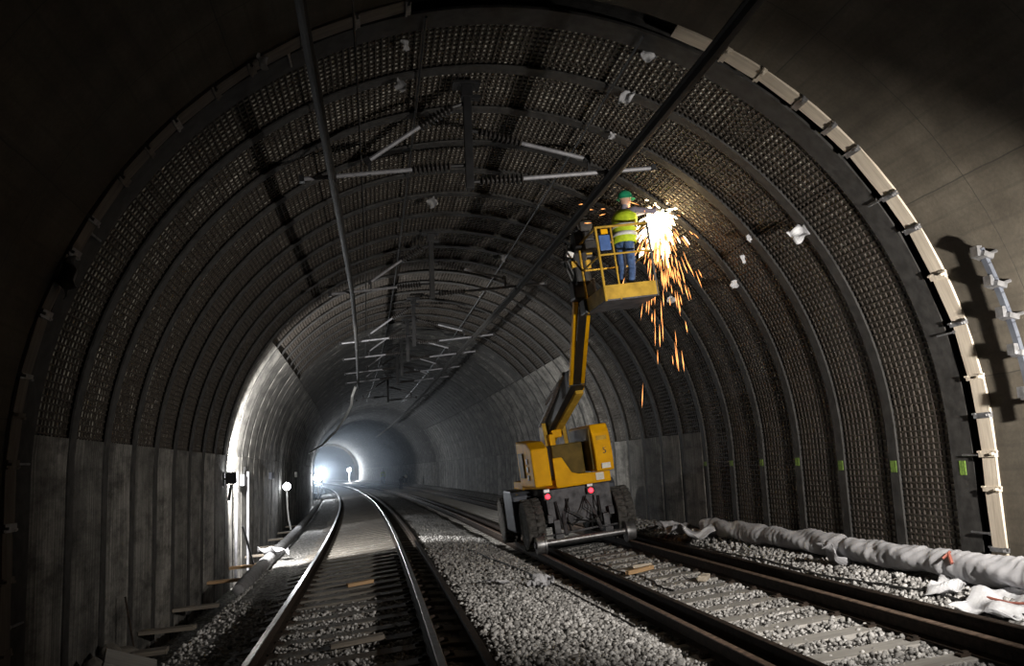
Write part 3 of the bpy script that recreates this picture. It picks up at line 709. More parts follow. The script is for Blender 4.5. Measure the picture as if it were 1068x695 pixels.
def wob(u0_, u1_, s0_, s1_, dz=.035, n=26, amp=.05, seed=0):
    rg = np.random.default_rng(seed); t = np.linspace(0, 1, n); du = np.cumsum(rg.normal(0, amp * .3, n)); du -= du[0] + (du[-1] - du[0]) * t
    return [W(u0_ + (u1_ - u0_) * a + b, s0_ + (s1_ - s0_) * a, float(zbed(u0_ + (u1_ - u0_) * a + b)) + dz) for a, b in zip(t, du)]
tag(G().tube(wob(5.50, 5.42, 7.0, 15.5, .06, 40), .014, 6).build('ground_cable', M['cable'], smooth=True), 'thin black cable on the ballast beside the right fabric roll', 'cable')
tag(G().tube(wob(1.75, 2.75, 18.0, 9.8, .06, 40, .06, 4), .016, 6).build('ground_cable', M['cable'], smooth=True), 'black cable crossing the ballast between the two tracks', 'cable')
tag(G().tube(wob(3.75, 3.95, 16.8, 12.0, .05, 30, .08, 6), .013, 6).build('ground_cable', M['cable'], smooth=True), 'black cable trailing behind the boom lift between its rails', 'cable')
for i, (u, s, sz, lab) in enumerate([(2.30, 12.9, .34, 'largest crumpled grey bag on the ballast between the tracks'), (2.12, 12.4, .24, 'grey bag lying just in front of the largest crumpled bag'), (1.62, 12.5, .26, 'flat pale bag left of the two crumpled bags between the tracks'),
                                  (1.38, 12.6, .16, 'small dark scrap left of the bags between the tracks')]):
    crumple('plastic_bag', W(u, s, float(zbed(u)) + .09), sz, M['fabric'] if i != 3 else M['darkfabric'], lab, 'bag', 8, 40 + i, 1.1, (.2, .1, i), .28 if i < 2 else .12)

# ------------------------------------------------------------------ loose timber
def plank(name, u, s, z, L, w, h, rot, mt, lab, cat='plank', group=None):
    g = G().box((0, 0, 0), (L, w, h)); o = g.build(name, mt, None, W(u, s, z), rot, bevel=min(h, w) * .12)
    me = o.data
    for v in me.vertices: v.co += Vector((random.uniform(-1, 1) * .008, random.uniform(-1, 1) * .006, random.uniform(-1, 1) * .004))
    return tag(o, lab, cat, group)
plank('timber_offcut', -.33, 14.7, zL(-.33) - .13, .42, .13, .05, (0, -CANT, .25), M['wood'], 'broken pale timber offcut lying between the left-hand rails')
plank('timber_offcut', -.28, 9.75, zL(-.28) - .13, .56, .14, .05, (0, -CANT, .12), M['oldwood'], 'dark timber plank lying nearest between the left-hand rails')
plank('timber_offcut', 4.05, 13.9, zR(4.05) - .10, .50, .09, .06, (0, -CANT, .35), M['wood'], 'orange timber offcut behind the boom lift between its rails')
plank('timber_offcut', 4.22, 14.3, zR(4.22) - .10, .30, .08, .05, (0, -CANT, -.3), M['timber'], 'short pale offcut touching the orange timber offcut')
plank('timber_offcut', 4.52, 12.35, zR(4.52) - .11, .20, .12, .07, (0, -CANT, .9), M['timber'], 'small pale wooden block on a right-hand sleeper')
plank('timber_offcut', 5.42, 15.6, .16, .26, .09, .05, (0, .2, .4), M['wood'], 'small brown offcut on the ballast at the far end of the fabric roll')
ws = [(11.3, .95), (12.9, 1.0), (14.9, .95), (17.8, .95), (20.4, .9), (23, .9), (25.6, .9), (28.4, .9), (31.5, .9), (35, .9)]
for i, (s, L) in enumerate(ws):
    plank('ditch_plank', -2.86, s, -.36 if i < 3 else -.30, L * .72, .17 if i else .22, .055, (0, -.05, .08 * (-1) ** i), M['oldwood'] if i not in (3, 4) else M['wood'], '%s plank bridging the dark ditch along the left wall, counted from the camera' % ORD[i], 'plank', 'ditch planks')
plank('leaning_board', -2.78, 20.4, .10, .95, .16, .04, (0, 1.30, .1), M['black'], 'dark board leaning on the left wall beside the floodlight cable')
tag(G().tube([W(-2.95, 11.6, -.4), W(-3.10, 11.7, .25)], .012, 6).build('steel_rod', M['rail']), 'thin steel rod leaning over the rubble at lower left', 'rod')
plank('concrete_slab', -2.72, 10.5, -.32, .55, .50, .07, (.15, .35, .3), M['sleeper'], 'flat concrete slab tilted on the rubble at lower left', 'slab')
for i in range(14):
    sz = random.uniform(.09, .22); bm = bmesh.new(); bmesh.ops.create_icosphere(bm, subdivisions=2, radius=sz)
    k = Vector((random.uniform(.7, 1.3), random.uniform(.7, 1.2), random.uniform(.5, .8)))
    for v in bm.verts:
        n = math.sin(v.co.x * 22 + i) * .12 + math.sin(v.co.y * 27 + 2 * i) * .12; v.co = Vector((v.co.x * k.x, v.co.y * k.y, v.co.z * k.z)) * (1 + n)
    me = bpy.data.meshes.new('rubble_chunk'); bm.to_mesh(me); bm.free()
    o = link('rubble_chunk', me, M['darksleeper'], None, W(-3.02 + random.uniform(-.12, .28), 9.6 + i * .16, -.62 + .22 * math.sin(i * 1.9) ** 2 + .1), (random.random(), random.random(), random.random()))
    tag(o, 'dark rubble chunk in the heap at the foot of the left wall', 'rubble', 'rubble at lower left')
roll('kerb_roll', [(-2.42, 16.2, -.30), (-2.46, 19, -.28), (-2.50, 24, -.27), (-2.56, 34, -.27), (-2.6, 48, -.27), (-2.6, 62, -.27)], .13, M['darkfabric'], 'long grey wrapped roll running along the left ditch edge', 'fabric roll', 9, 12, .22, .06)
crumple('fabric_sheet', W(-2.42, 22.0, -.12), .5, M['fabric'], 'pale bunched fabric on the left wrapped roll below the pole lamp', 'fabric sheet', 9, 31, 1.6, (0, .3, 1.2), .2)

# ------------------------------------------------------------------ lamps
def floodlamp():
    t = thing('wall_floodlight', 'black floodlight on the left wall throwing a white glare upward', 'floodlight', W(-3.16, 19.4, 1.62), (0, 0, rz(19.4)))
    G().box((.15, 0, 0), (.22, .12, .24)).build('housing', M['black'], t, rot=(.3, 0, 0), bevel=.015)
    G().box((0.03, 0, -.02), (.10, .05, .05)).box((.0, 0, -.02), (.03, .14, .30)).build('wall_mount', M['black'], t)
    G().box((.15, .072, .03), (.19, .012, .20), (.3, 0, 0)).build('lens', M['lamp'], t)
    G().tube([(.15, -.02, -.14), (.12, 0, -.34), (.1, .02, -.46)], .03, 8).build('cable_coil', M['black'], t)
floodlamp()
for s, u, lab in ((20.6, -3.08, 'nearest pale conduit standing on the left wall beside the floodlight'), (22.6, -3.08, 'farther pale conduit standing on the left wall past the floodlight')):
    tag(G().tube([W(u, s, -.6), W(u, s, 1.75)], .032, 8).build('wall_conduit', M['alu'], smooth=True), lab, 'conduit')
t = thing('junction_box', 'small dark junction box on the left wall past the floodlight', 'junction box', W(-3.14, 21.8, 1.55), (0, 0, 0))
G().box((.05, 0, 0), (.10, .30, .26)).build('box', M['chassis'], t, bevel=.01); G().tube([(.06, 0, .13), (.06, .2, .3), (.03, .5, .25)], .02, 6).build('cable', M['cable'], t)
for k, s in enumerate((28.5, 40)):
    t = thing('junction_box', ['blue-grey junction box on the left wall before the pole lamp', 'small pale junction box on the left wall behind the pole lamp'][k], 'junction box', W(-3.14, s, 1.62))
    G().box((.05, 0, 0), (.10, .7 - .4 * k, .22)).build('box', M['bluegrey'] if k == 0 else M['white'], t, bevel=.01); G().tube([(.05, 0, -.1), (.04, .05, -.6), (.03, .0, -1.2)], .02, 6).build('cable', M['cable'], t)
def pole_lamp():
    t = thing('pole_lamp', 'round white lamp on a slim pole beside the left wall', 'lamp', W(-2.90, 33.0, -.70), (0, 0, rz(33)))
    G().tube([(.1, -.7, .45), (.0, -.1, .7), (-.06, 0, 1.1), (-.08, 0, 1.82)], .03, 8).build('pole', M['white'], t, smooth=True)
    bm = bmesh.new(); bmesh.ops.create_uvsphere(bm, u_segments=20, v_segments=12, radius=.13); me = bpy.data.meshes.new('bulb'); bm.to_mesh(me); bm.free()
    link('bulb', me, M['lamp'], t, (-.08, -.05, 1.92)); me.polygons.foreach_set('use_smooth', [True] * len(me.polygons))
    G().lathe([(.05, 1.74), (.09, 1.80), (.09, 1.83), (.04, 1.86)], 'z', (-.08, 0, 0), 12).build('socket', M['white'], t)
    G().box((-.08, .12, 1.84), (.06, .14, .06)).build('clamp', M['steel'], t)
pole_lamp()
def tower(p, lab, base, heads):
    t = thing('flood_tower', lab, 'floodlight', (p.x, p.y, base), (0, 0, 0)); h = p.z - base
    G().tube([(0, 0, .05), (0, 0, h)], .05, 8).build('mast', M['white'], t)
    for k in range(3):
        a = 2.1 * k + .5; G().tube([(0, 0, .55), (.32 * math.cos(a), .32 * math.sin(a), 0)], .03, 6).build('leg', M['steel'], t)
    G().box((0, 0, h), (.14 + .5 * (heads - 1), .05, .05)).build('crossbar', M['steel'], t)
    for k in range(heads):
        x_ = (k - (heads - 1) / 2) * .68
        hd = G().box((x_, -.1, h + .06), (.62, .16, .62)).build('lamp_head', M['black'], t, bevel=.02)
        G().lathe([(.27, -.215), (.30, -.20), (.30, -.185)], 'y', (x_, 0, h + .06), 18).build('lens', M['farlamp'], hd)
tower(FAR1, 'dazzling floodlight tower standing nearest at the far left of the tunnel', -.45, 1)
tower(FAR2, 'dazzling floodlight tower just behind and right of the nearest one', -.35, 1)
tower(FAR3, 'distant single floodlight at the far lining ring', .0, 1)
# tripod work lamp whose beam lights the foreground (stands just outside the picture)
t = thing('tripod_work_lamp', 'tall tripod work lamp standing by the right-hand rail beside the camera', 'work lamp', W(5.1, 4.3, -.24), (0, 0, 0))
for k in range(3):
    a = 2.1 * k + .4; G().tube([(0, 0, 1.1), (.30 * math.cos(a), .30 * math.sin(a), 0)], .014, 6).build('leg', M['steel'], t)
G().tube([(0, 0, 1.0), (0, 0, 2.31)], .018, 8).build('pole', M['steel'], t); G().box((0, 0, 2.39), (.28, .12, .22)).build('lamp_head', M['black'], t, bevel=.02)
G().box((0, .066, 2.39), (.24, .012, .18)).build('lens', M['lamp'], t)

# wall bracket on the near right lining
t = thing('cable_bracket', 'grey steel cable bracket rail with clamps on the near right concrete wall', 'bracket', W(5.78, 7.32, 2.55), (0, 0, rz(7.3)))
def onw(z): return UC + math.sqrt(RT ** 2 - max(z - ZC, 0) ** 2) - 5.78
zs = np.linspace(1.9, 3.45, 12); pts = [(onw(z) - .16, 0, z - 2.55) for z in zs]
g = G()
for a, b in zip(pts, pts[1:]):
    a, b = Vector(a), Vector(b); q = (b - a); g.box((a + b) / 2, (.035, .07, q.length + .01), (0, math.atan2(q.x, q.z), 0))
g.build('rail_channel', M['bluegrey'], t)
for z in (2.05, 2.45, 2.80, 3.10, 3.38):
    x_ = onw(z) - .16; th = math.asin(min(1, max(0, (z - ZC)) / RT))
    G().box((x_, 0, z - 2.55), (.10, .15, .05), (0, th, 0)).box((x_ - .05, .03, z - 2.50), (.05, .10, .10)).tube([(x_, .0, z - 2.55), (x_ + .19 * math.cos(th), .0, z - 2.55 + .19 * math.sin(th))], .018, 6).build('clamp', M['steel'], t)

# ------------------------------------------------------------------ people
def capsule(p0, p1, ra, rb, n=12, k=4, sq=(1, 1), side=None):
    p0, p1 = Vector(p0), Vector(p1); d = p1 - p0; L = d.length; t = d.normalized() if L > 1e-6 else Vector((0, 0, 1))
    h = Vector(side) if side else (Vector((0, 1, 0)) if abs(t.y) < .9 else Vector((1, 0, 0))); y = (h - t * h.dot(t)).normalized(); x = y.cross(t)
    rings = [(p0 - t * ra * math.cos(a), ra * math.sin(a)) for a in np.linspace(.15, math.pi / 2, k)] + [(p1 + t * rb * math.sin(a), rb * math.cos(a)) for a in np.linspace(0, math.pi / 2 - .15, k)]
    V = []; F = []
    for c, r in rings:
        for i in range(n):
            q = 2 * math.pi * i / n; V.append(c + x * (r * math.cos(q) * sq[0]) + y * (r * math.sin(q) * sq[1]))
    for i in range(len(rings) - 1):
        for j in range(n): F.append((i * n + j, i * n + (j + 1) % n, (i + 1) * n + (j + 1) % n, (i + 1) * n + j))
    F += [tuple(range(n))[::-1], tuple((len(rings) - 1) * n + j for j in range(n))]
    return V, F
def seg_dist(P, a, b):
    a, b = np.array(a), np.array(b); d = b - a; t = np.clip(((P - a) @ d) / max(d @ d, 1e-9), 0, 1); return np.linalg.norm(P - a - t[:, None] * d, axis=1)
def body(name, caps, mats, parent, voxel, smooth_it=3):
    g = G(); 
    for (a, b, ra, rb, tg, sq) in caps: g.add(*capsule(a, b, ra, rb, sq=sq, side=(0, 1, 0)))
    o = g.build(name, None, None); o.modifiers.new('r', 'REMESH').mode = 'VOXEL'; o.modifiers['r'].voxel_size = voxel
    sm = o.modifiers.new('s', 'SMOOTH'); sm.iterations = smooth_it; sm.factor = .5
    dg = bpy.context.evaluated_depsgraph_get(); me = bpy.data.meshes.new_from_object(o.evaluated_get(dg)); bpy.data.objects.remove(o)
    me.name = name
    cen = np.zeros(len(me.polygons) * 3); me.polygons.foreach_get('center', cen); cen = cen.reshape(-1, 3)
    D = np.stack([seg_dist(cen, a, b) - .5 * (ra + rb) * (.5 * (sq[0] + sq[1])) for (a, b, ra, rb, tg, sq) in caps]); near = D.argmin(0)
    names = list(mats); ids = np.array([names.index(cp[4]) for cp in caps])[near]
    for n_ in names: me.materials.append(mats[n_])
    me.polygons.foreach_set('material_index', ids); me.polygons.foreach_set('use_smooth', [True] * len(me.polygons))
    return link(name, me, None, parent)
def hand(caps, w, d, side, grip):
    """palm from wrist w along d with five fingers curling round the grip direction"""
    w = Vector(w); d = Vector(d).normalized(); g = Vector(grip).normalized(); s_ = d.cross(g).normalized() * side
    caps.append((w, w + d * .07, .030, .036, 'skin', (.62, 1)))
    for k, L in enumerate((.062, .072, .068, .052)):
        b = w + d * .085 + g * ((k - 1.5) * .021); m1 = b + d * L * .55 + s_ * L * .25; e = m1 - d * L * .1 + s_ * L * .55
        caps.append((b, m1, .0105, .0098, 'skin', (1, 1))); caps.append((m1, e, .0098, .0088, 'skin', (1, 1)))
    b = w + d * .03 - g * .032; m1 = b + d * .035 - g * .022 + s_ * .015; e = m1 + d * .03 + s_ * .03
    caps.append((b, m1, .0125, .0115, 'skin', (1, 1))); caps.append((m1, e, .0115, .010, 'skin', (1, 1)))
def person(name, label, loc, rz_, H, pose, mats, vest=True, helmet='helmet', voxel=.011):
    """local x = facing, y = left, z up; pose gives joints for a 1.75 m figure"""
    t = thing(name, label, 'person', loc, (0, 0, rz_)); k = H / 1.75; J = {a: Vector(b) * k for a, b in pose.items()}
    caps = []; A = lambda a, b, ra, rb, tg, sq=(1, 1): caps.append((a, b, ra * k, rb * k, tg, sq))
    for s_ in 'lr':
        A(J['hip_' + s_], J['knee_' + s_], .088, .062, 'leg'); A(J['knee_' + s_], J['ank_' + s_], .062, .048, 'leg')
        fx = J.get('toe_' + s_, J['ank_' + s_] + Vector((.14, 0, -.04)) * k); A(J['ank_' + s_] - Vector((.02, 0, .03)) * k, fx, .048, .040, 'boot', (.85, 1))
        A(J['sh_' + s_], J['elb_' + s_], .056, .046, 'arm'); A(J['elb_' + s_], J['wri_' + s_], .044, .034, 'arm')
    A(J['pelvis'], J['waist'], .125, .12, 'leg', (.85, 1.18)); A(J['waist'], J['chest'], .125, .145, 'arm', (.82, 1.22))
    A(J['sh_l'], J['sh_r'], .062, .062, 'arm'); A(J['chest'], J['neck'], .10, .058, 'arm'); A(J['neck'], J['head'], .052, .055, 'skin')
    hd = J['head']; fx = Vector(pose.get('face', (1, 0, 0))).normalized(); ls = Vector((0, 0, 1)).cross(fx).normalized(); uz = fx.cross(ls)
    A(hd - uz * .02 * k, hd + uz * .055 * k, .078, .090, 'skin'); A(hd + fx * .045 * k - uz * .055 * k, hd + fx * .03 * k, .052, .06, 'skin')
    A(hd + fx * .092 * k + uz * .01 * k, hd + fx * .108 * k - uz * .02 * k, .012, .016, 'skin'); A(hd + fx * .088 * k - uz * .062 * k + ls * .02 * k, hd + fx * .088 * k - uz * .062 * k - ls * .02 * k, .011, .011, 'skin')
    for s_ in (1, -1): A(hd + ls * .085 * k * s_ + uz * .02 * k, hd + ls * .087 * k * s_ - uz * .02 * k, .016, .013, 'skin')
    for s_, q in (('l', 1), ('r', -1)):
        hand(caps, J['wri_' + s_], Vector(pose['hd_' + s_]), q, Vector(pose.get('grip', (0, 1, 0))))
    b = body('body', caps, mats, t, voxel)
    for s_ in (1, -1): G().lathe([(.004, -.006), (.012, 0), (.004, .006)], 'x', hd + fx * .086 * k + ls * .033 * k * s_ + uz * .022 * k, 8).build('eye', M['hair'], t)
    if vest:
        g = G(); c0, c1 = J['pelvis'], J['chest']; ax = (c1 - c0); n = 24; rows = []
        lv = [(-.10, .150), (.15, .150), (.42, .150), (.7, .158), (.95, .168), (1.1, .155), (1.27, .105)]
        xx = Vector((1, 0, 0)); V = []
        ax_n = ax.normalized(); yv = Vector((0, 1, 0)); xv = yv.cross(ax_n).normalized()
        for f_, r in lv:
            cpt = c0 + ax * f_
            for i in range(n):
                q = 2 * math.pi * i / n; V.append(cpt + xv * (r * k * .93 * math.cos(q)) + yv * (r * k * 1.32 * math.sin(q)))
        F = [(i * n + j, i * n + (j + 1) % n, (i + 1) * n + (j + 1) % n, (i + 1) * n + j) for i in range(len(lv) - 1) for j in range(n)]
        v_ = link('vest', mesh('vest', V, F, None, True), M['vest'], t); sd = v_.modifiers.new('t', 'SOLIDIFY'); sd.thickness = .008; sd.offset = 1
        for f_ in (.26, .62):
            V = []
            for h_ in (-.032, .032):
                cpt = c0 + ax * f_ + ax_n * h_ * k; r = .153 + .01 * f_
                for i in range(n):
                    q = 2 * math.pi * i / n; V.append(cpt + xv * ((r * k * .93 + .012) * math.cos(q)) + yv * ((r * k * 1.32 + .012) * math.sin(q)))
            F = [(j, (j + 1) % n, n + (j + 1) % n, n + j) for j in range(n)]
            b_ = link('reflective_band', mesh('reflective_band', V, F, None, True), M['band'], v_); sd = b_.modifiers.new('t', 'SOLIDIFY'); sd.thickness = .005
    if helmet:
        n = 20; V = []; F = []; prof = [(.150, -.012, 1), (.122, .0, 0), (.120, .03, 0), (.112, .065, 0), (.088, .10, 0), (.05, .122, 0), (.01, .130, 0)]
        cpt = hd + uz * .052 * k
        for r, h_, br in prof:
            for i in range(n):
                q = 2 * math.pi * i / n; rr = r * (1 + (.28 * max(0, math.cos(q)) ** 2 if br else 0)); V.append(cpt + fx * (rr * k * 1.08 * math.cos(q)) + ls * (rr * k * .95 * math.sin(q)) + uz * h_ * k)
        F = [(i * n + j, i * n + (j + 1) % n, (i + 1) * n + (j + 1) % n, (i + 1) * n + j) for i in range(len(prof) - 1) for j in range(n)] + [tuple((len(prof) - 1) * n + j for j in range(n))]
        h_o = link('helmet', mesh('helmet', V, F, None, True), M[helmet], t); sd = h_o.modifiers.new('t', 'SOLIDIFY'); sd.thickness = .006
    return t
BASE = dict(hip_l=(0, .10, .92), hip_r=(0, -.10, .92), knee_l=(.03, .12, .50), knee_r=(.03, -.12, .50), ank_l=(0, .13, .10), ank_r=(0, -.13, .10), pelvis=(0, 0, .95), waist=(.0, 0, 1.10), chest=(.02, 0, 1.32),
            sh_l=(.02, .19, 1.42), sh_r=(.02, -.19, 1.42), elb_l=(.02, .25, 1.14), elb_r=(.02, -.25, 1.14), wri_l=(.10, .25, .90), wri_r=(.10, -.25, .90), hd_l=(.2, 0, -1), hd_r=(.2, 0, -1), neck=(.03, 0, 1.50), head=(.05, 0, 1.62))

# ------------------------------------------------------------------ boom lift on rails
SM = 17.15
ML_ = thing('rail_boom_lift', 'yellow articulated boom lift riding on the right-hand track, basket raised', 'boom lift', W(UR, SM, 0), (0, -CANT, rz(SM)))
def part(g, name, mt, bevel=0.0, smooth=False, parent=ML_, loc=(0, 0, 0), rot=(0, 0, 0), label=None):
    o = g.build(name, mt, parent, loc, rot, smooth, bevel)
    if label: o['label'] = label
    return o
def tyre_part(x, y, z, w=.36, r=.50):
    pr = [(r * .55, -w * .42), (r * .80, -w * .5), (r * .93, -w * .48), (r * .97, -w * .40), (r * .97, w * .40), (r * .93, w * .48), (r * .80, w * .5), (r * .55, w * .42)]
    g = G().lathe(pr, 'x', n=36); nl = 22
    for i in range(nl):
        for sd in (-1, 1):
            a = 2 * math.pi * (i + (.25 if sd > 0 else -.25)) / nl; ca, sa = math.cos(a), math.sin(a)
            g.box((sd * w * .24, r * .985 * ca, r * .985 * sa), (w * .50, .062, .05), (a + math.pi / 2, 0, sd * .5))
    o = part(g, 'tyre', M['rubber'], loc=(x, y, z))
    sx = -1 if x < 0 else 1
    G().lathe([(r * .54, sx * w * .10), (r * .56, sx * w * .43), (r * .48, sx * w * .40), (r * .40, sx * w * .22), (r * .14, sx * w * .22), (r * .14, sx * w * .38), (.02, sx * w * .40)], 'x', n=24).build('rim', M['chassis'], o)
    return o
tyre_part(-.90, .58, .52); tyre_part(.93, .58, .52); tyre_part(-1.0, 3.0, .52); tyre_part(.93, 3.0, .52)
for sx in (-1, 1):
    g = G().lathe([(.05, -.11), (.165, -.11), (.170, -.09), (.170, .045), (.205, .05), (.205, .075), (.06, .08), (.05, .10)], 'x', n=28)
    if sx > 0: g.V = [(-v[0], v[1], v[2]) for v in g.V]
    o = part(g, 'rail_wheel', M['steel'], smooth=True, loc=(sx * .88, 0, .175))
    G().lathe([(.07, -.02), (.07, .02), (.03, .025)], 'x', (-sx * .0 + sx * .12, 0, 0), 14).build('hub', M['chassis'], o)
part(G().tube([(-.80, 0, .185), (.80, 0, .185)], .058, 14), 'rail_axle', M['steel'], smooth=True)
part(G().tube([(-.78, .06, .30), (.2, .1, .33)], .022, 8).tube([(-.2, .1, .33), (.7, .08, .34)], .018, 8), 'tie_rod', M['chassis'])
for sx in (-1, 1):
    part(G().box((sx * .50, .22, .40), (.12, .30, .36)).box((sx * .50, .05, .26), (.16, .16, .12)).tube([(sx * .36, .02, .28), (sx * .30, .35, .72)], .04, 8).box((sx * .62, .12, .62), (.10, .12, .16)), 'lift_arm', M['chassis'], .008)
    part(G().tube([(sx * .40, .12, .42), (sx * .44, .30, .92)], .03, 10).tube([(sx * .22, .16, .30), (sx * .24, .36, .66)], .022, 8), 'hydraulic_ram', M['black'], smooth=True)
part(G().box((0, 1.9, .78), (1.10, 3.0, .46)), 'chassis_frame', M['chassis'], .03)
part(G().prism([(-.62, 1.16), (.72, 1.16), (.72, .62), (.52, .44), (-.45, .44), (-.60, .60)], .30, .36, 'y'), 'rear_plate', M['chassis'], .01)
part(G().box((0, .62, .52), (1.45, .18, .20)), 'rear_drive_axle', M['black'], .03)
part(G().box((0, 3.0, .52), (1.5, .18, .20)), 'front_drive_axle', M['black'], .03)
part(G().prism([(1.25, .34), (2.42, .34), (2.42, 1.08), (2.28, 1.20), (1.38, 1.20), (1.25, 1.08)], -1.15, -.60, 'x'), 'side_box', M['bluegrey'], .04, label='dark grey rounded side box')
part(G().prism([(1.25, .34), (2.42, .34), (2.42, 1.08), (2.28, 1.20), (1.38, 1.20), (1.25, 1.08)], .62, 1.10, 'x'), 'side_box', M['bluegrey'], .04)
g = G(); rr_ = random.Random(3)
for i in range(7):
    x0 = rr_.uniform(-.45, .5); g.tube([(x0, .28, .95), (x0 + rr_.uniform(-.1, .1), .12, .75), (x0 + rr_.uniform(-.25, .25), .10, .55), (x0 + rr_.uniform(-.3, .3), .22, .42)], .013, 6)
part(g, 'hydraulic_hoses', M['cable'], smooth=True)
for x_, lab in ((-.60, 'left red tail light'), (.28, 'right red tail light')):
    o = part(G().box((x_, .20, 1.05), (.15, .10, .13)), 'tail_light', M['black'], .01, label=lab)
    G().lathe([(.048, .0), (.048, -.02), (.03, -.03)], 'y', (x_, .148, 1.05), 14).build('lens', M['red'], o)
    o2 = part(G().box((x_, .20, 1.16), (.12, .06, .07)), 'lamp_mount', M['steel'], .006)
part(G().lathe([(.55, 1.0), (.60, 1.04), (.60, 1.18), (.55, 1.22)], 'z', (-.12, 1.4, 0), 32), 'slew_ring', M['black'])
# turntable and hoods, slewed a little
part(G().prism([(-.45, -.25), (.62, -.25), (.62, 2.3), (-.90, 2.3), (-.90, 1.2)], 1.20, 1.36, 'z'), 'turntable_deck', M['yellow'], .02)
hl = part(G().prism([(-.32, 1.27), (-.30, 2.0), (.10, 2.14), (1.35, 2.20), (1.35, 1.27)], -.90, -.56, 'x'), 'left_hood', M['yellow'], .035, label='yellow left engine hood')
G().box((-.915, .2, 1.78), (.012, .16, .10)).build('sticker', M['plate'], hl); G().box((-.915, .2, 1.62), (.012, .16, .10)).build('sticker', M['plate'], hl); G().box((-.915, .2, 1.46), (.012, .16, .10)).build('sticker', M['plate'], hl)
G().box((-.92, .8, 1.7), (.02, .5, .5)).build('vent_panel', M['brown'], hl, bevel=.006)
# right hood: rear face bowed
hr_prof = [(-.62, 1.42), (-.66, 1.75), (-.60, 2.15), (-.50, 2.32), (1.3, 2.32), (1.3, 1.42)]
hr = part(G().prism(hr_prof, .27, .62, 'x'), 'right_hood', M['yellow'], .04, label='yellow right hood with number plate')
G().prism([(-.48, 1.46), (-.48, 2.26), (1.2, 2.26), (1.2, 1.46)], .235, .268, 'x').build('inner_panel', M['brown'], hr, bevel=.008)
G().box((.45, -.672, 1.52), (.17, .012, .10)).build('sticker', M['plate'], hr); G().box((.44, -.63, 2.05), (.20, .012, .08), (.15, 0, 0)).build('sticker', M['dimyellow'], hr)
def text_part(body_, size, parent, loc, rot, mt, name='lettering'):
    cu = bpy.data.curves.new(name, 'FONT'); cu.body = body_; cu.size = size; cu.extrude = .002; cu.align_x = 'CENTER'; cu.align_y = 'CENTER'
    tmp = bpy.data.objects.new(name, cu); COL.objects.link(tmp); dg = bpy.context.evaluated_depsgraph_get()
    me = bpy.data.meshes.new_from_object(tmp.evaluated_get(dg)); bpy.data.objects.remove(tmp); me.materials.clear()
    return link(name, me, mt, parent, loc, rot)
text_part('5', .16, hr, (.46, -.668, 1.80), (math.pi / 2 + .0, 0, 0), M['black'])
part(G().box((.40, -.27, 1.32), (.16, .012, .14)), 'plate', M['plate'])
part(G().prism([(-.48, 1.22), (.62, 1.22), (.62, 1.40), (.0, 1.42), (-.14, 1.47), (-.30, 1.78), (-.48, 1.78)], -.26, -.18, 'y'), 'rear_bumper', M['yellow'], .02)
part(G().box((-.12, .55, 1.72), (.62, 1.2, .62)), 'engine_bay', M['brown'], .03)
part(G().prism([(.35, 1.4), (1.15, 1.4), (1.0, 2.42), (.62, 2.50)], -.42, -.34, 'x').prism([(.35, 1.4), (1.15, 1.4), (1.0, 2.42), (.62, 2.50)], -.02, .06, 'x'), 'boom_riser', M['dimyellow'], .012)
part(G().box((-.18, .55, 2.25), (.20, .30, .16)).box((-.30, .45, 2.10), (.12, .2, .3)), 'valve_block', M['yellow'], .02)
def beam(a, b, w, h, name, mt, bevel=.012, taper=1.0, label=None):
    a, b = Vector(a), Vector(b); d = b - a; L = d.length; q = d.to_track_quat('Z', 'Y').to_euler()
    return part(G().box((0, 0, L / 2), (w, h, L), taper=taper), name, mt, bevel, loc=a, rot=q, label=label)
PIV, ELB, TIP = Vector((-.20, .95, 2.35)), Vector((.05, -.9, 3.22)), Vector((-.42, -4.0, 4.20))
beam(PIV, ELB, .30, .34, 'lower_boom', M['black'], label='black lower boom')
beam(PIV + Vector((.02, .08, -.20)), ELB + Vector((.06, .1, -.24)), .16, .12, 'lower_link', M['dimyellow'])
part(G().tube([PIV + Vector((-.20, -.1, .1)), ELB + Vector((-.16, .2, .12))], .05, 10).tube([PIV + Vector((-.20, -.9, .50)), ELB + Vector((-.16, .2, .12))], .03, 8), 'lift_cylinder', M['steel'], smooth=True)
part(G().box((0, 0, 0), (.34, .26, .30)), 'elbow_bracket', M['black'], .03, loc=ELB)
ub = beam(ELB + Vector((.03, .25, -.12)), TIP, .14, .26, 'upper_boom', M['black'], label='black core of the upper boom')
dd = (TIP - ELB).normalized(); side_ = Vector((1, 0, 0))
for sx in (-1, 1):
    a = ELB + Vector((.03 + sx * .115, .20, -.18)); b = TIP + Vector((sx * .105, 0, 0)); d = b - a
    part(G().box((0, 0, d.length / 2), (.07, .12, d.length)), 'boom_side_plate', M['yellow'], .01, loc=a, rot=d.to_track_quat('Z', 'Y').to_euler(), label='yellow side plate of the upper boom')
part(G().tube([ELB + Vector((-.02, .0, .05)), TIP + Vector((-.02, .3, .12))], .018, 6).tube([ELB + Vector((.04, .0, .05)), TIP + Vector((.05, .3, .12))], .014, 6), 'boom_hoses', M['cable'])
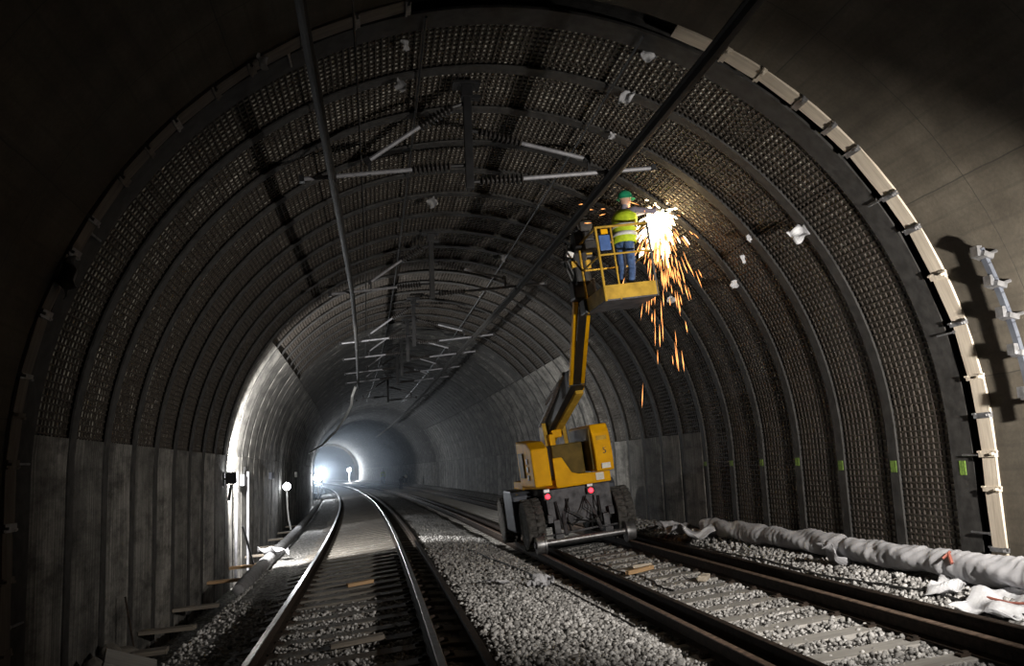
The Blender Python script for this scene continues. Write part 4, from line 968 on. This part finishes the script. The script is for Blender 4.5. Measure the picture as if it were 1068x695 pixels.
# jib head
part(G().box((-.42, -4.12, 4.32), (.36, .30, .30)).box((-.46, -4.30, 4.62), (.22, .22, .50)).box((-.40, -4.20, 4.90), (.34, .22, .24)), 'jib_head', M['black'], .03, label='black jib head')
part(G().box((-.56, -4.34, 4.68), (.10, .14, .10)).box((-.36, -4.34, 4.66), (.10, .14, .13)).box((-.42, -4.34, 4.46), (.08, .1, .14)).box((-.30, -4.30, 4.86), (.10, .12, .08)), 'jib_link', M['dimyellow'], .008)
part(G().lathe([(.05, -.10), (.15, -.09), (.16, 0), (.15, .09), (.05, .10)], 'x', (-.44, -4.38, 5.02), 18), 'rotary_motor', M['black'], smooth=True)
part(G().lathe([(.03, -.10), (.12, -.09), (.13, .0), (.10, .10)], 'y', (-.34, -4.40, 5.25), 16), 'cable_reel', M['cable'])
part(G().box((-.62, -4.40, 4.84), (.12, .06, .09), (.3, .4, 0)), 'work_light', M['white'], .01)
g = G()
for i in range(6):
    g.tube([(-.62 + .05 * i, -4.28, 5.05 - .05 * i), (-.72 + .07 * i, -4.36, 4.75), (-.62 + .06 * i, -4.30, 4.45), (-.5 + .03 * i, -4.1, 4.25)], .016, 6)
part(g, 'jib_hoses', M['cable'], smooth=True)
# basket ---------------------------------------------------------------
BX0, BX1, BY0, BY1, BZ = -.46, .30, -5.42, -4.42, 3.90
bk = part(G().box(((BX0 + BX1) / 2, (BY0 + BY1) / 2, BZ + .03), (BX1 - BX0, BY1 - BY0, .06)), 'basket_floor', M['chassis'], .008, label='grey basket floor')
g = G(); hh = .20
g.box(((BX0 + BX1) / 2, BY0, BZ + hh / 2 + .02), (BX1 - BX0 + .03, .03, hh)); g.box(((BX0 + BX1) / 2, BY1, BZ + hh / 2 + .02), (BX1 - BX0 + .03, .03, hh))
g.box((BX0, (BY0 + BY1) / 2, BZ + hh / 2 + .02), (.03, BY1 - BY0, hh)); g.box((BX1, (BY0 + BY1) / 2, BZ + hh / 2 + .02), (.03, BY1 - BY0, hh))
G_ = g.build('toe_board', M['dimyellow'], bk, bevel=.005)
for x_ in (BX0, -.24, BX1):
    for y_ in (BY0, BY1):
        if x_ == -.24 and y_ == BY1: continue
        G().tube([(x_, y_, BZ), (x_, y_, BZ + 1.06)], .019 if x_ != -.24 else .014, 8).build('basket_post', M['dimyellow'] if x_ != BX1 else M['steel'], bk, smooth=True)
for z_, r_ in ((1.06, .018), (.66, .015)):
    P_ = [(BX0, BY0, BZ + z_), (BX1, BY0, BZ + z_), (BX1, BY1, BZ + z_), (BX0, BY1, BZ + z_)]
    for a, b in zip(P_, P_[1:] + P_[:1]): G().tube([a, b], r_, 8).build('guard_rail', M['dimyellow'], bk, smooth=True)
part(G().box((-.30, -4.46, 4.92), (.26, .20, .16)).box((-.34, -4.50, 5.06), (.18, .18, .14)), 'control_console', M['black'], .015, label='black control console')
part(G().box((-.34, -5.38, 4.74), (.16, .03, .22)), 'blue_panel', M['blue'], .006); part(G().box((-.33, -5.385, 4.90), (.10, .03, .07)), 'yellow_label', M['yellow'], .004)
part(G().box((-.42, -4.3, 4.02), (.20, .3, .22)), 'basket_mount', M['black'], .02)

# worker in the basket ----------------------------------------------------
fl_w = Matrix.Translation(W(UR, SM, 0)) @ Euler((0, -CANT, rz(SM))).to_matrix().to_4x4()
foot = fl_w @ Vector((.02, -4.92, BZ + .065))
face_ang = rad(38)
H_ = 1.62; kk = H_ / 1.75
pz = dict(BASE); Rz = Matrix.Rotation(-face_ang, 3, 'Z')
gl = (Rz @ (GR - foot)) / kk         # the grinder in the worker's own frame
gl = gl + Vector((-.20, 0.0, .02))
pz.update(hip_l=(0, .09, .90), hip_r=(-.02, -.09, .90), knee_l=(.05, .11, .49), knee_r=(.0, -.11, .49), ank_l=(.03, .13, .10), ank_r=(-.08, -.12, .10), pelvis=(0, 0, .94), waist=(.01, 0, 1.10), chest=(.03, 0, 1.33),
          sh_l=(.06, .185, 1.43), sh_r=(.05, -.185, 1.43), neck=(.05, 0, 1.50), head=(.075, -.01, 1.615), face=(1, .1, .12), grip=(0, .3, 1))
wl, wr = Vector((gl.x - .02, gl.y + .10, gl.z - .02)), Vector((gl.x - .13, gl.y - .09, gl.z - .05))
for s_, w_ in (('l', wl), ('r', wr)):
    sh = Vector(pz['sh_' + s_]); d = w_ - sh
    if d.length > .54: w_ = sh + d.normalized() * .54
    mid = (sh + w_) / 2; bend = math.sqrt(max(.0, .29 ** 2 - ((w_ - sh).length / 2) ** 2)); pz['elb_' + s_] = tuple(mid + Vector((-.2, (.8 if s_ == 'l' else -.8), -.35)).normalized() * bend); pz['wri_' + s_] = tuple(w_); pz['hd_' + s_] = tuple((w_ - Vector(pz['elb_' + s_])).normalized())
worker = person('person', 'worker in green helmet and yellow hi-vis vest grinding the vault from the basket', foot, face_ang, H_, pz,
                {'leg': M['jeans'], 'boot': M['boot'], 'arm': M['sleeve'], 'skin': M['skin']}, True, 'helmet', .0085)
# angle grinder held in both hands
hl_w = foot + Matrix.Rotation(face_ang, 3, 'Z') @ (Vector(pz['wri_l']) * kk); hr_w = foot + Matrix.Rotation(face_ang, 3, 'Z') @ (Vector(pz['wri_r']) * kk)
dirg = (GR - hr_w).normalized()
t = thing('angle_grinder', 'dark angle grinder held by the worker against the vault', 'grinder', hr_w + dirg * .10, dirg.to_track_quat('X', 'Z').to_euler())
G().lathe([(.025, -.10), (.034, -.06), (.032, .10), (.040, .16), (.040, .22), (.02, .24)], 'x', n=14).build('motor_body', M['black'], t, smooth=True)
G().lathe([(.03, -.02), (.035, .02), (.02, .05)], 'z', (.24, 0, -.01), 12).build('gear_head', M['steel'], t, smooth=True)
G().lathe([(.02, -.045), (.085, -.047), (.085, -.052), (.02, -.055)], 'z', (.24, 0, 0), 24).build('disc', M['steel'], t)
G().tube([(.20, .03, 0), (.20, .15, .02)], .016, 8).build('side_handle', M['black'], t)

# sparks -------------------------------------------------------------------
def sparks(name, n, mt, label, gen):
    V = []; F = []
    for i in range(n):
        a, b, r = gen(); d = (b - a).normalized(); h = Vector((0, 0, 1)) if abs(d.z) < .9 else Vector((1, 0, 0)); x = d.cross(h).normalized() * r; y = x.cross(d); m_ = a.lerp(b, .6); q = len(V)
        V += [a, m_ + x, m_ + y, m_ - x, m_ - y, b]; F += [(q, q + 1 + k, q + 1 + (k + 1) % 4) for k in range(4)]; F = F + [(q + 5, q + 1 + (k + 1) % 4, q + 1 + k) for k in range(4)]
    return tag(link(name, mesh(name, V, F), mt), label, 'sparks', kind='stuff')
gR = random.Random(11)
def traj(t, v): return GR + Vector((-.05, -.05, -.02)) + v * t + Vector((0, 0, -4.9 * t * t))
def fan():
    v = Vector((gR.gauss(-.10, .75), gR.gauss(-.5, .6), gR.gauss(-1.7, 1.0))); t0 = abs(gR.gauss(.03, .17)); L = gR.uniform(.02, .06)
    return traj(t0, v), traj(t0 + L, v), gR.uniform(.004, .0085)
def hot():
    v = Vector((gR.gauss(-.55, .95), gR.gauss(-.3, .5), gR.gauss(-1.4, 1.2))); t0 = abs(gR.gauss(0, .06)); L = gR.uniform(.03, .06)
    return traj(t0, v), traj(t0 + L, v), gR.uniform(.009, .02)
def left():
    p = GR + Vector((gR.uniform(-1.35, -.35), gR.uniform(-.4, .2), gR.gauss(.0, .12))); d = Vector((-.12, -.02, gR.gauss(.0, .02))) * gR.uniform(.7, 1.6); return p, p + d, .006
sparks('spark_shower', 420, M['spark'], 'shower of orange sparks falling beneath the grinder', fan)
sparks('spark_burst', 650, M['hotspark'], 'white-hot burst of sparks at the grinder disc', hot)
sparks('spark_streaks', 12, M['spark'], 'orange spark streaks flying left behind the worker', left)

# dusty air hanging around the far floodlights
def haze():
    P = profile('full', RT - .1); V = []; F = []; ss_ = list(world_len(62, 110, 6)); n = len(P)
    for s in ss_: V += [W(u, s, max(z, -.1)) for u, z in P]
    for i in range(len(ss_) - 1):
        for k in range(n): F.append((i * n + k, i * n + (k + 1) % n, (i + 1) * n + (k + 1) % n, (i + 1) * n + k))
    F += [tuple(range(n))[::-1], tuple((len(ss_) - 1) * n + k for k in range(n))]
    mt = bpy.data.materials.new('dusty_air'); mt.use_nodes = True; nt = mt.node_tree; nt.nodes.remove(nt.nodes['Principled BSDF'])
    v = nt.nodes.new('ShaderNodeVolumeScatter'); v.inputs['Color'].default_value = (.75, .86, 1, 1); v.inputs['Density'].default_value = .0042; v.inputs['Anisotropy'].default_value = .88
    nt.links.new(v.outputs[0], nt.nodes['Material Output'].inputs['Volume'])
    g_ = G().add(V, F)
    tag(g_.build('dust_haze', mt), 'thin bluish dust haze glowing around the far floodlights', 'haze', kind='stuff')
haze()

# far workers ----------------------------------------------------------------
pw = dict(BASE)
person('person', 'distant standing worker in yellow hi-vis vest near the right wall', W(5.3, 108, .0), rad(100), 1.76, pw, {'leg': M['lightjeans'], 'boot': M['boot'], 'arm': M['vest'], 'skin': M['skin']}, True, 'whitehelmet', .02)
pb = dict(BASE); pb.update(waist=(.10, 0, 1.02), chest=(.30, 0, 1.10), neck=(.44, 0, 1.16), head=(.56, 0, 1.16), sh_l=(.36, .19, 1.14), sh_r=(.36, -.19, 1.14), elb_l=(.42, .22, .86), elb_r=(.42, -.22, .86), wri_l=(.48, .18, .62), wri_r=(.48, -.18, .62), face=(.6, 0, -.8))
person('person', 'distant worker in dark clothes bending over the right-hand track', W(4.3, 79, -.12), rad(-40), 1.72, pb, {'leg': M['darkcloth'], 'boot': M['boot'], 'arm': M['darkcloth'], 'skin': M['skin']}, False, 'whitehelmet', .02)
